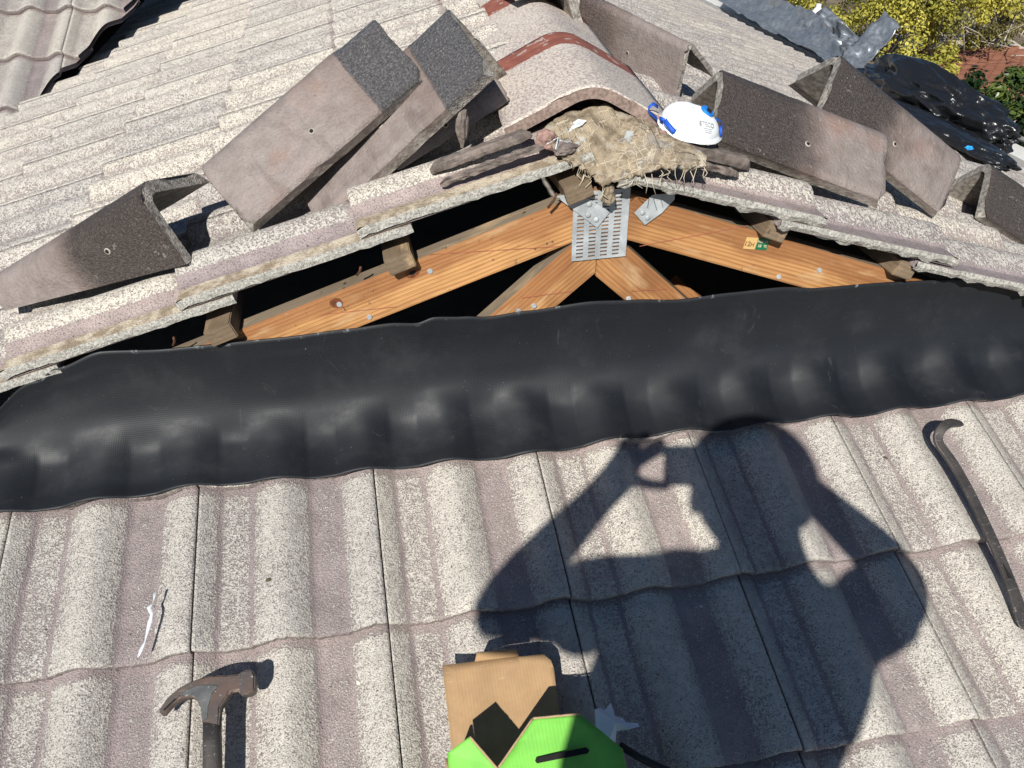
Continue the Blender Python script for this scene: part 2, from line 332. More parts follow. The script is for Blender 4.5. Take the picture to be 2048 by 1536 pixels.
# ------------------------------------------------------------------ roof tiles
def smooth(a, b, x):
    t = max(0.0, min(1.0, (x - a) / (b - a))); return t * t * (3 - 2 * t)
def prof01(q):                              # 0 in the pans, 1 on the rolls; q in tile widths
    h = 0.0
    for cc in (-.045, .455, .955):
        dd = abs(q - cc)
        if dd < .165:
            z = dd / .165
            h = max(h, (1 - z * z) ** .62 * .5 + .5 * (0.5 + 0.5 * math.cos(math.pi * z)))
    return h
def wear01(q, upper):
    h = prof01(q)
    if h > .12: return (.74 + .22 * smooth(.12, .7, h)) if not upper else .70 + .14 * smooth(.12, .7, h)
    if upper:
        return .18 if h > .004 else (.68 if .12 < q < .28 else .60)
    if h > .004: return .22
    if q < .4: return .78 if .115 < q < .280 else .28
    return .47 if .655 < q < .775 else .30
RH = 0.0255
def tile_mesh(name, w, g, mat, upper, q0=0.0, q1=1.0, seed=0, cut=None, rough=0.0, nq=44, head=1.27):
    """cut: 'R' or 'L' edge is a sawn/broken cut; local x across, y up the slope, z out"""
    rnd = random.Random(seed); L = g * head; th = .0135; gap = .0022
    qs = [q0 + (q1 - q0) * i / nq for i in range(nq + 1)]
    ys = [0.0, .0022, .008] + ([.05, g * .5, g * .94, g, L] if head > 1 else [L * .3, L * .5, L * .7, L * .9, L])
    drop = [.0045, .0012, 0, 0, 0, 0, 0, 0]
    sc = RH * w / .30
    bm = bmesh.new(); aw = bm.verts.layers.float.new('wear'); ast = bm.verts.layers.float.new('stain'); acf = bm.verts.layers.float.new('cutface')
    top = []
    for j, y in enumerate(ys):
        row = []
        for i, q in enumerate(qs):
            x = q * w
            if q <= 0.0001: x += gap * .5
            if q >= .9999: x -= gap * .5
            z = sc * (prof01(q) - 1.0) - .022 * y / g - drop[j]
            yy = y
            if j < 3:
                jit = fnoise((q * 31 + seed * 7.3, seed * 3.1, 0)) * .0022 + fnoise((q * 90 + seed, 5.5, seed)) * .0012
                yy += jit; z += fnoise((q * 60, seed * 2.2, j * 9.1)) * .0008
            if cut and rough > 0:
                edge = (q1 - q) if cut == 'R' else (q - q0)
                if edge < .02:
                    x += rough * (fnoise((yy * 26 + seed * 11, seed, 0)) + .5 * fnoise((yy * 80 + seed, 2, 0))) * (1 - edge / .02)
            v = bm.verts.new((x, yy, z)); v[aw] = wear01(q, upper)
            if j >= 6 and head > 1: v[aw] *= .3
            if cut:
                edge = ((q1 - q) if cut == 'R' else (q - q0)) * w
                v[ast] = smooth(.046, .022, edge) if cut == 'R' else 0.0
                if cut == 'R' and edge < .060: v[aw] = -.4
                if cut == 'L': v[aw] = v[aw] if edge > .045 else -.4
            row.append(v)
        top.append(row)
    bot = []
    for j in (0, len(ys) - 1):
        row = []
        for i, q in enumerate(qs):
            t = top[min(j, len(ys) - 1)][i]
            zz = t.co.z - th - (.004 if j == 0 else 0)
            v = bm.verts.new((t.co.x, t.co.y + (.002 if j == 0 else 0), zz + drop[j] * .6)); v[aw] = .25; v[acf] = .0
            row.append(v)
        bot.append(row)
    for j in range(len(ys) - 1):
        for i in range(nq):
            f = bm.faces.new((top[j][i], top[j][i + 1], top[j + 1][i + 1], top[j + 1][i])); f.smooth = True
    for i in range(nq):
        bm.faces.new((bot[0][i], bot[0][i + 1], top[0][i + 1], top[0][i]))
        f = bm.faces.new((bot[0][i + 1], bot[0][i], bot[1][i], bot[1][i + 1]))
        bm.faces.new((bot[1][i + 1], bot[1][i], top[-1][i], top[-1][i + 1]))
    for side, i in (('L', 0), ('R', nq)):
        dup = cut == side
        tv = [top[j][i] for j in range(len(ys))]
        bv = []
        if dup:                               # own vertices so that only the cut face takes the cut colour
            ntv = []
            for v in tv:
                nv = bm.verts.new(v.co); nv[acf] = 1.0; ntv.append(nv)
            nn = 26
            pts_t, pts_b = [], []
            for k in range(nn + 1):
                y = L * k / nn
                jj = max(j for j in range(len(ys)) if ys[j] <= y + 1e-6); jj = min(jj, len(ys) - 2)
                fr = (y - ys[jj]) / (ys[jj + 1] - ys[jj]); p = tv[jj].co.lerp(tv[jj + 1].co, fr)
                rr = rough if rough > .003 else .0
                out_ = (1 if side == 'R' else -1)
                a = bm.verts.new(p + V((out_ * .0006, 0, .0003))); a[acf] = 1
                bz = -th - rnd.random() * .003 - (max(0, fnoise((k * .33, seed, 2))) * .022 + max(0, fnoise((k * .9, seed, 6))) * .008 if rr else 0)
                b_ = bm.verts.new(p + V((out_ * (.001 + rnd.random() * .0015 - rr * .35), 0, bz))); b_[acf] = 1
                m_ = bm.verts.new(p + V((out_ * (.001 + rnd.random() * .002 + rr * .15 * rnd.random()), 0, bz * .5))); m_[acf] = 1
                pts_t.append((a, m_, b_))
            for k in range(nn):
                for z in (0, 1):
                    q4 = (pts_t[k][z], pts_t[k][z + 1], pts_t[k + 1][z + 1], pts_t[k + 1][z])
                    bm.faces.new(q4 if side == 'R' else q4[::-1])
        else:
            for j in range(len(ys) - 1):
                b0 = bot[0][i].co.lerp(bot[1][i].co, ys[j] / L); b1 = bot[0][i].co.lerp(bot[1][i].co, ys[j + 1] / L)
                v0 = bm.verts.new(b0); v1 = bm.verts.new(b1)
                bm.faces.new((tv[j], v0, v1, tv[j + 1]) if side == 'L' else (tv[j + 1], v1, v0, tv[j]))
    bmesh.ops.recalc_face_normals(bm, faces=bm.faces[:])
    me = bm2me(bm, name); me.materials.append(mat)
    return me

def roof(name, label, group, mw):
    r = empty(name, (0, 0, 0), label, 'roof', group); r.matrix_basis = mw; return r
# lower roof: local x = world x, y up slope, z normal
lower = roof('roof_slope', 'front roof slope of worn tiles carrying the shadow, below the black flashing', 'tiled roof slopes', frame(low(0, 0, 0), V((1, 0, 0)), LU, LN))
LOWM = [tile_mesh('roof_tile', W1, G1, M_TLOW, False, seed=i, nq=52) for i in range(5)]
LOWC = [tile_mesh('roof_tile_cut', W1, G1, M_TLOW, False, seed=i + 40, head=.36) for i in range(2)]
rr = random.Random(3)
def put(me, parent, x, y, z=0.0, jit=.0012):
    o = bpy.data.objects.new('roof_tile', me); link(o, parent)
    o.location = (x + rr.uniform(-jit, jit) * .6, y + rr.uniform(-jit, jit) * 2.2, z + rr.uniform(-jit, jit) * .6)
    o.rotation_euler = (rr.uniform(-1, 1) * jit, rr.uniform(-1, 1) * jit, rr.uniform(-1, 1) * jit)
    return o
for c in range(-1, 8):
    for k in range(-3, 8):
        if c > 3 and (k < -2 or k > 4): continue
        put((LOWC if c < 0 else LOWM)[rr.randrange(2 if c < 0 else 5)], lower, X0 + k * W1, U0 - c * G1)

# main slopes
def slope_frame(s):
    up = V((-s * math.cos(PB), 0, math.sin(PB))); n = V((s * math.sin(PB), 0, math.cos(PB)))
    t = V((0, float(s), 0))
    return frame(slope(0, 0, TE if s < 0 else TER, s), t, up, n)           # local x = s*y, local y = -v
leftr = roof('roof_slope', 'left roof slope of speckled tiles running down from the ridge to the valley', 'tiled roof slopes', slope_frame(-1))
rightr = roof('roof_slope', 'right roof slope of tiles beyond the ridge, down to the lead sheet', 'tiled roof slopes', slope_frame(1))
UPM = [tile_mesh('roof_tile', W2, G2, M_TUP, True, seed=i + 10, nq=36) for i in range(4)]
# left: joints at y = LY + k*W2; tile between y_k and y_k+1 ; local x = -y
q_cut = 1.0 - (-.012 - LY) / W2
UPL = [tile_mesh('roof_tile_verge', W2, G2, M_TUP, True, 0.0, q_cut, seed=60 + i, cut='R', rough=.0012, nq=30) for i in range(5)]
for c in range(-2, 4):
    v = LV + c * G2
    for k in range(0, 13):
        x = -(LY + (k + 1) * W2)
        if v > 1.45 and k < 3 and c > 2: continue
        if c == -2: 
            me = tile_mesh('roof_tile_top', W2, G2, M_TUP, True, 0.0, q_cut if k == 0 else 1.0, seed=80 + k, cut='R' if k == 0 else None, rough=.0012, nq=30, head=.25) 
        else: me = UPL[c + 1] if k == 0 else UPM[rr.randrange(4)]
        if c == -2 and k == 0: continue
        put(me, leftr, x, -v)
for c in (4, 5):
    for k in range(3, 9): put(UPM[rr.randrange(4)], leftr, -(LY + (k + 1) * W2), -(LV + c * G2))
# right slope, broken verge
RY = -.262
UPT = tile_mesh('roof_tile_top', W2, G2, M_TUP, True, seed=150, nq=26, head=.25)
q_cut2 = (-.045 - RY) / W2 + .0
URM = [tile_mesh('roof_tile', W2, G2, M_TRI, True, seed=i + 30, nq=36) for i in range(4)]
UPR = [tile_mesh('roof_tile_verge', W2, G2, M_TRI, True, q_cut2, 1.0, seed=100 + i, cut='L', rough=.010, nq=30) for i in range(5)]
for c in range(-2, 8):
    v = LV + c * G2
    for k in range(0, 20):
        if c == -2:
            me = tile_mesh('roof_tile_top', W2, G2, M_TUP, True, q_cut2 if k == 0 else 0.0, 1.0, seed=120 + k, cut='L' if k == 0 else None, rough=.010, nq=26, head=.25) if k < 3 else UPT
        else: me = UPR[min(c + 1, 4)] if k == 0 else URM[rr.randrange(4)]
        if c == -2 and k == 0: continue
        put(me, rightr, RY + k * W2, -v)
# wing roof beyond the valley
WN = -0.835
wing = roof('roof_slope', 'small roof slope in the top left corner, across the dark valley', 'tiled roof slopes', frame(low(0, 0, WN), V((1, 0, 0)), LU, LN))
va, vb = V((-1.616, 2.199, 0)), V((-1.083, 3.25, 0))
vd = (vb - va).normalized(); vn = V((-vd.y, vd.x, 0))   # points to the wing side (left/up)
mwi = frame(low(0, 0, WN), V((1, 0, 0)), LU, LN)
for c in range(-3, 3):
    for k in range(-4, 4):
        xx = -1.468 + (k) * .305; yy = 2.505 - c * .335
        me = tile_mesh('roof_tile', .305, .335, M_TLOW, False, seed=200 + c * 10 + k, nq=30)
        tw = mwi @ Matrix.Translation((xx, yy, 0))
        bm = bmesh.new(); bm.from_mesh(me)
        inv = tw.inverted(); pc = inv @ V((va.x, va.y, 0)); pn = (inv.to_3x3() @ vn)
        # cut by the vertical plane through the valley, a little ragged from tile to tile
        off = vn * (.02 + .02 * rr.random())
        bmesh.ops.bisect_plane(bm, geom=bm.verts[:] + bm.edges[:] + bm.faces[:], plane_co=inv @ V((va.x + off.x, va.y + off.y, 0)), plane_no=pn, clear_inner=True)
        if len(bm.faces) < 6: bm.free(); bpy.data.meshes.remove(me); continue
        bm.to_mesh(me); bm.free()
        o = bpy.data.objects.new('roof_tile', me); link(o, wing); o.location = (xx, yy, 0)

# unseen dark sheets added to block light, and house body closing the attic
def sheet(name, pts, parent, mat, off=V((0, 0, 0))):
    inv = parent.matrix_basis.inverted()
    return meshobj(name, pyme(name, [inv @ (p + off) for p in pts], [tuple(range(len(pts)))]), mat, parent)
nl = .050
sheet('blackout_sheet', [slope(.10, .0, nl, -1), slope(.10, 1.55, nl, -1), slope(.9, 1.55, nl, -1), slope(.9, 3.1, nl, -1), slope(7, 3.1, nl, -1), slope(7, .0, nl, -1)], leftr, M_VOID)
sheet('blackout_sheet', [slope(.06, .0, .038, 1), slope(7, .0, .038, 1), slope(7, 3.05, .038, 1), slope(.06, 3.05, .038, 1)], rightr, M_VOID)
sheet('blackout_sheet', [low(-2.2, .13, -.085), low(-2.2, -2.7, -.085), low(2.2, -2.7, -.085), low(2.2, .13, -.085)], lower, M_VOID)
sheet('blackout_sheet', [low(-3.2, 1.6, WN - .085), low(-1.75, 1.75, WN - .085), low(-.8, 3.9, WN - .085), low(-3.2, 3.9, WN - .085)], wing, M_VOID)
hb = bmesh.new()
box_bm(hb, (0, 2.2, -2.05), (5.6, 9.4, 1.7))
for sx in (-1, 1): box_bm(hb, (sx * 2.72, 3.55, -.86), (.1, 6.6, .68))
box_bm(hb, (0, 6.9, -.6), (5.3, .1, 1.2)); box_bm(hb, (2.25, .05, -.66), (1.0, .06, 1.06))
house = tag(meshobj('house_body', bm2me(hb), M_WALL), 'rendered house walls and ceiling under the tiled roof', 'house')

# ------------------------------------------------------------------ truss
truss = empty('roof_truss', APEX, 'orange pine roof truss seen through the open gable', 'truss'); TI = Matrix.Translation(-APEX)
TD = .0802; TT = .036
def timber(name, p0, p1, width, depth_n, mat, parent, yoff=0.0, cutx=None, top_grey=True, th=TT):
    """p0,p1: ends of the upper edge line in the gable plane (x,z); timber hangs below it"""
    a = V((p0[0], APEX.y + yoff, p0[1])); b = V((p1[0], APEX.y + yoff, p1[1]))
    ax = (b - a).normalized(); yv = V((0, 1, 0)); nz = ax.cross(yv)
    if nz.z < 0: nz = -nz
    L = (b - a).length
    bm = bmesh.new(); nseg = 12
    vs = []
    for i in range(nseg + 1):
        x = L * i / nseg
        for (yy, zz) in ((0, 0), (th, 0), (th, -width), (0, -width)):
            vs.append(bm.verts.new((x, yy, zz)))
    for i in range(nseg):
        for k in range(4):
            f = bm.faces.new((vs[i * 4 + k], vs[i * 4 + (k + 1) % 4], vs[(i + 1) * 4 + (k + 1) % 4], vs[(i + 1) * 4 + k]))
            f.material_index = 1 if (k == 0 and top_grey) else 0
    bm.faces.new(vs[0:4]); bm.faces.new(vs[-4:])
    bmesh.ops.recalc_face_normals(bm, faces=bm.faces[:])
    mw = Matrix(((ax.x, yv.x, nz.x, a.x), (ax.y, yv.y, nz.y, a.y), (ax.z, yv.z, nz.z, a.z), (0, 0, 0, 1)))
    if cutx is not None:                       # trim with the vertical plane x = cutx[0], keeping side cutx[1]
        inv = mw.inverted(); 
        r = bmesh.ops.bisect_plane(bm, geom=bm.verts[:] + bm.edges[:] + bm.faces[:], plane_co=inv @ V((cutx[0], APEX.y, 0)), plane_no=inv.to_3x3() @ V((cutx[1], 0, 0)), clear_inner=True)
        ed = [g for g in r['geom_cut'] if isinstance(g, bmesh.types.BMEdge)]
        bmesh.ops.holes_fill(bm, edges=ed)
    bmesh.ops.bevel(bm, geom=[e for e in bm.edges if e.calc_face_angle(0) > 1.0], offset=.0016, segments=2, affect='EDGES')
    me = bm2me(bm, name); me.materials.append(mat); me.materials.append(M_GREYWOOD)
    return meshobj(name, me, None, parent, parent.matrix_basis.inverted() @ mw)
tb = math.tan(PB)
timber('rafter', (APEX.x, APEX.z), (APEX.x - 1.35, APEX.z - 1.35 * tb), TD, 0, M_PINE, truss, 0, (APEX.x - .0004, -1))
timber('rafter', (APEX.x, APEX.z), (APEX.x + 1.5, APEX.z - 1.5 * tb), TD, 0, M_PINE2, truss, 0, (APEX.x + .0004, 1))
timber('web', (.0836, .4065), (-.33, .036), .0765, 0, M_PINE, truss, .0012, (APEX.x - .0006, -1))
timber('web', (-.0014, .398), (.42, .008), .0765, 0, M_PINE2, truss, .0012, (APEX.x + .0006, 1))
# far truss inside, only a scrap of it catches light
tr2 = empty('roof_truss', APEX + V((0, .62, 0)), 'second truss standing in the dark attic behind the front one', 'truss')
def timber2(p0, p1, w_):
    return timber('web', p0, p1, w_, 0, M_PINE, tr2, .62)
timber('rafter', (APEX.x, APEX.z), (APEX.x - 2.5, APEX.z - 2.5 * tb), TD, 0, M_PINE2, tr2, .62, (APEX.x - .0004, -1))
timber('rafter', (APEX.x, APEX.z), (APEX.x + 2.5, APEX.z - 2.5 * tb), TD, 0, M_PINE2, tr2, .62, (APEX.x + .0004, 1))
timber2((.115, .30), (.33, .02), .07)

# nail plate with punched teeth slots
def gp(x, z, dy): return V((x, APEX.y - dy, z))
bm = bmesh.new(); pw, ph = .100, .128; nc, nr = 4, 17
cols = []
xs = [0]; 
for i in range(nc):
    x0_ = .006 + i * (pw - .012) / nc; xs += [x0_ + .002, x0_ + (pw - .012) / nc - .0075]
xs.append(pw)
zs = [0]
for j in range(nr):
    z0 = .004 + j * (ph - .008) / nr; zs += [z0 + .0012, z0 + (ph - .008) / nr * .62]
zs.append(ph)
gv = {}
for i, x in enumerate(xs):
    for j, z in enumerate(zs): gv[i, j] = bm.verts.new((x, 0, z))
for i in range(len(xs) - 1):
    for j in range(len(zs) - 1):
        if i % 2 == 1 and j % 2 == 1: continue
        bm.faces.new((gv[i, j], gv[i + 1, j], gv[i + 1, j + 1], gv[i, j + 1]))
for i in range(nc):
    for j in range(nr):
        a, b_ = xs[1 + 2 * i], xs[2 + 2 * i]; z = zs[2 + 2 * j]
        q = [gv[1 + 2 * i, 2 + 2 * j], gv[2 + 2 * i, 2 + 2 * j], bm.verts.new((b_, .0028, z - .0024)), bm.verts.new((a, .0028, z - .0024))]
        bm.faces.new(q)
plate = meshobj('nail_plate', bm2me(bm), M_GALV, truss, TI @ (Matrix.Translation(gp(-.0105, .2925, .0030)) @ Matrix.Rotation(math.radians(-1.5), 4, 'Y')))
pm = plate.modifiers.new('thick', 'SOLIDIFY'); pm.thickness = .0009; pm.offset = 0
def strap(pts, dots, parent, dy=.0055):
    o = V((pts[0][0], APEX.y - dy, pts[0][1]))
    bm = bmesh.new()
    vs = [bm.verts.new((p[0] - pts[0][0], p[2] if len(p) > 2 else 0, p[1] - pts[0][1])) for p in pts]
    bm.faces.new(vs)
    s = meshobj('strap', bm2me(bm), M_GALV, parent, TI @ Matrix.Translation(o)); sm_ = s.modifiers.new('thick', 'SOLIDIFY'); sm_.thickness = .0012; sm_.offset = 0
    for (x, z) in dots:
        bm = bmesh.new(); bmesh.ops.create_uvsphere(bm, u_segments=10, v_segments=6, radius=.0048)
        for v in bm.verts: v.co.y *= .35
        d = meshobj('nail_head', bm2me(bm, smooth=True), M_GALV, s, Matrix.Translation((x - pts[0][0], -.0016, z - pts[0][1])))
strap([(-.046, .418), (-.005, .421, .0), (.052, .383), (.031, .355)], [(.013, .380), (.028, .371), (.014, .400)], truss, .0062)
strap([(.097, .377), (.126, .408), (.166, .410), (.168, .398), (.148, .374), (.119, .353)], [(.112, .377), (.122, .367)], truss, .0040)
# nails in the timber
bm = bmesh.new(); bmesh.ops.create_cone(bm, cap_ends=True, segments=12, radius1=.0052, radius2=.0044, depth=.0024)
bmesh.ops.rotate(bm, verts=bm.verts, matrix=Matrix.Rotation(math.pi / 2, 3, 'X')); NAIL = bm2me(bm, 'nail'); NAIL.materials.append(M_GALV)
for (x, z) in [(-.420, .243), (-.371, .213), (-.261, .293), (-.103, .199), (-.075, .207), (.105, .205), (.402, .225), (.484, .232)]:
    meshobj('nail', NAIL, None, truss, TI @ Matrix.Translation((x, APEX.y - .0010, z)))
M_KNOT = simple('dark_knot', (.16, .048, .016), .6, 0, .5, 90, .2); M_CHALK = simple('red_chalk_line', (.33, .11, .06), .8, 0, .3, 60)
def oval(name, x, z, rx, rz, rot, mat, dy=.0006):
    bm = bmesh.new(); bmesh.ops.create_circle(bm, cap_ends=True, segments=20, radius=1)
    for v in bm.verts: v.co = V((v.co.x * rx * (1 + .15 * fnoise((v.co.x * 2, v.co.y * 2, x))), 0, v.co.y * rz))
    return meshobj(name, bm2me(bm), mat, truss, TI @ Matrix.Translation((x, APEX.y - dy, z)) @ Matrix.Rotation(rot, 4, 'Y'))
oval('knot', -.291, .293, .013, .009, -.5, M_KNOT); oval('knot', -.291, .293, .006, .004, -.5, M_HOLE, .0009); oval('knot', -.425, .246, .011, .010, 0, M_KNOT, .0005)
def chalk(x0, z0, x1, z1, w_=.0011):
    a, b_ = V((x0, APEX.y - .0007, z0)), V((x1, APEX.y - .0007, z1)); d = b_ - a
    meshobj('chalk_line', box_me((d.length / 2, 0, 0), (d.length, .0004, w_)), M_CHALK, truss, TI @ Matrix.Translation(a) @ Matrix.Rotation(-math.atan2(d.z, d.x), 4, 'Y'))
chalk(-.262, .325, -.030, .322); chalk(.115, .311, .318, .336); chalk(-.455, .226, -.322, .229); chalk(-.098, .226, -.005, .231, .0012); chalk(.108, .221, .178, .219, .0012)
timber('brace', (.300, .118), (.42, .01), .05, 0, M_PINE, truss, .203, None, False)
# grading sticker
def sticker():
    n = NB('green_grade_sticker'); c = n.coord('Generated', rand=False); x, y, z = n.sep(c)
    g = n.step(x, .49, .51)
    col = n.mix(g, (.60, .40, .16), (.010, .135, .060))
    return n.out(col, .5)
sk = meshobj('grade_sticker', box_me((.024, 0, .0115), (.048, .0006, .023)), sticker(), truss, TI @ (Matrix.Translation(gp(.3165, .2905, .0006)) @ Matrix.Rotation(math.radians(8.5), 4, 'Y')))
M_STK1 = simple('sticker_print_brown', (.22, .11, .04), .6); M_STK2 = simple('sticker_print_cream', (.62, .55, .36), .6)
def textobj(name, body, size, mat, parent, mw, ext=.0002):
    cu = bpy.data.curves.new(name, 'FONT'); cu.body = body; cu.size = size; cu.extrude = ext; cu.align_x = 'CENTER'; cu.align_y = 'CENTER'; cu.offset = size * .02
    t = bpy.data.objects.new('tmp', cu); COL.objects.link(t)
    dg = bpy.context.evaluated_depsgraph_get(); me = bpy.data.meshes.new_from_object(t.evaluated_get(dg))
    bpy.data.objects.remove(t); me.materials.clear(); me.materials.append(mat)
    return meshobj(name, me, None, parent, mw)
RX = Matrix.Rotation(math.pi / 2, 4, 'X')
for i, (txt, x, z, s, m) in enumerate([('12', .0055, .010, .013, M_STK1), ('H', .016, .009, .011, M_STK1), ('MGP', .031, .016, .0060, M_STK2), ('10', .031, .0075, .0075, M_STK2), ('F5', .0425, .016, .0060, M_STK2), ('T2', .0425, .0075, .0060, M_STK2)]):
    textobj('sticker_print', txt, s, m, sk, Matrix.Translation((x, -.0006, z)) @ RX)
# battens (stubs showing at the gable)
def batten(s, v, y0, y1, w_=.052, h_=.036, rusty=False, jit=0.0):
    par = leftr if s < 0 else rightr
    D = V((s * math.cos(PB), 0, -math.sin(PB))); N = V((s * math.sin(PB), 0, math.cos(PB)))
    me = box_me(((y1 - y0) / 2, 0, 0), (y1 - y0, w_, h_), .0018)
    for p in me.vertices:
        p.co.z += fnoise(p.co * 40) * .0015; 
        if p.co.x < .01: p.co.x += fnoise((p.co.y * 60, p.co.z * 60, s + v)) * .006
    yv = V((0, 1, 0))
    zz = N; xx = yv; ydir = zz.cross(xx)
    mw = frame(slope(y0, v, h_ / 2 + .0005, s), xx, ydir, zz)
    o = meshobj('batten', me, M_BATTEN, par, par.matrix_basis.inverted() @ mw)
    # bent nail on its flank
    return o
for v in (.045, .365, .690, 1.01): batten(-1, v, -.024 if v < 1 else .04, 4.0, .047, .033)
for v in (.335, .640, .96, .06): batten(1, v, -.030 if .1 < v < .9 else .06, 4.0, .044, .033)
M_RUST = simple('rusty_nail', (.12, .055, .03), .8, .3, .3, 200)
for (p, q) in [((-.062, .095, .405), (-.050, .088, .432)), ((-.385, .10, .305), (-.378, .088, .325)), ((-.700, .10, .20), (-.693, .088, .222))]:
    o = meshobj('nail', tube_me([V(p) - APEX, (V(p) + V(q)) / 2 - APEX + V((.002, 0, 0)), V(q) - APEX], .0022, 8), M_RUST, truss)

# ------------------------------------------------------------------ flashing
def tprof(x):
    q = ((x - X0) / W1) % 1.0
    return RH * (prof01(q) - 1.0)
ztop_k = [(-1.50, .01), (-1.30, .03), (-1.05, .075), (-.93, .150), (-.893, .172), (-.813, .197), (-.72, .191), (-.634, .192), (-.52, .193), (-.407, .199), (-.335, .203), (-.29, .199), (-.258, .208), (-.205, .204), (-.163, .199), (-.09, .204), (.026, .212), (.11, .208), (.201, .201), (.30, .206), (.401, .208), (.486, .199), (.60, .199), (.768, .194), (.86, .186), (.953, .154), (1.08, .135), (1.3, .10), (1.7, .06)]
def ztop(x):
    for (a, za), (b, zb) in zip(ztop_k, ztop_k[1:]):
        if a <= x <= b: t = (x - a) / (b - a); t = t * t * (3 - 2 * t); return za + (zb - za) * t
    return ztop_k[0][1] if x < 0 else ztop_k[-1][1]
def bez(a, b, c, d, t): return (1 - t) ** 3 * a + 3 * (1 - t) ** 2 * t * b + 3 * (1 - t) * t * t * c + t ** 3 * d
def flash_pt(x, q):
    """q 0 lower edge .. 1 upper edge; lies on the tiles, curves up against the truss"""
    uw = -.030 + .004 * math.sin(x * 7.0) + fnoise((x * 5, 0, 0)) * .006
    top = V((x, APEX.y - .013, ztop(x))); wv = fnoise((x * 2.3, 5, 5)) * .012
    p = bez(low(x, uw, -.002), low(x, .058 + wv, -.018), low(x, .128 + wv, -.004), top, q)
    soft = sum(tprof(x + k * .010) for k in range(-5, 6)) / 11
    amp = 1 - smooth(.36 + .07 * fnoise((x * 3.1, 9, 1)), .60 + .06 * fnoise((x * 2.1, 4, 1)), q)
    lift = smooth(.0, .30, q) * .011
    p = p + LN * (((tprof(x) * .35 + soft * .65 + RH) * (1.0 + lift * 14) + .004) * amp - RH * .55 * amp)
    return p
nx, nq_ = 620, 60
vsf, ff, uvs, rims = [], [], [], []
xa, xb = -1.45, 1.62
for i in range(nx + 1):
    x = xa + (xb - xa) * i / nx
    for j in range(nq_ + 1):
        q = j / nq_
        p = flash_pt(x, q)
        am = smooth(0, .12, q)
        nz = fnoise((x * 4.5, q * 1.8, 3.3)) * .007 + fnoise((x * 11, q * 4, 8.3)) * .0030 + .008 * smooth(.35, .55, q) * (1 - smooth(.7, .9, q)) * (.4 + fnoise((x * 3.3, 1, 2)))
        nn = (LN * .5 + V((0, -.8, .3)) * .5).normalized()
        p = p + nn * nz * am * (1 if q < .93 else .5)
        if q > .6: p.y = min(p.y, APEX.y - .005)
        vsf.append(p); uvs.append((x, q * .30)); rims.append(1.0 if j >= nq_ - 0 else 0.0)
for i in range(nx):
    for j in range(nq_):
        a = i * (nq_ + 1) + j; ff.append((a, a + nq_ + 1, a + nq_ + 2, a + 1))
me = pyme('flashing', vsf, ff, True)
uvl = me.uv_layers.new(name='UVMap')
for lp in me.loops: uvl.data[lp.index].uv = uvs[lp.vertex_index]
at = me.attributes.new('rim', 'FLOAT', 'POINT'); at.data.foreach_set('value', rims)
flash = meshobj('flashing', me, M_FLASH); sm = flash.modifiers.new('thick', 'SOLIDIFY'); sm.thickness = .0026; sm.offset = -1
tag(flash, 'long black embossed rubber flashing strip dressed over the tile rolls below the truss', 'flashing')

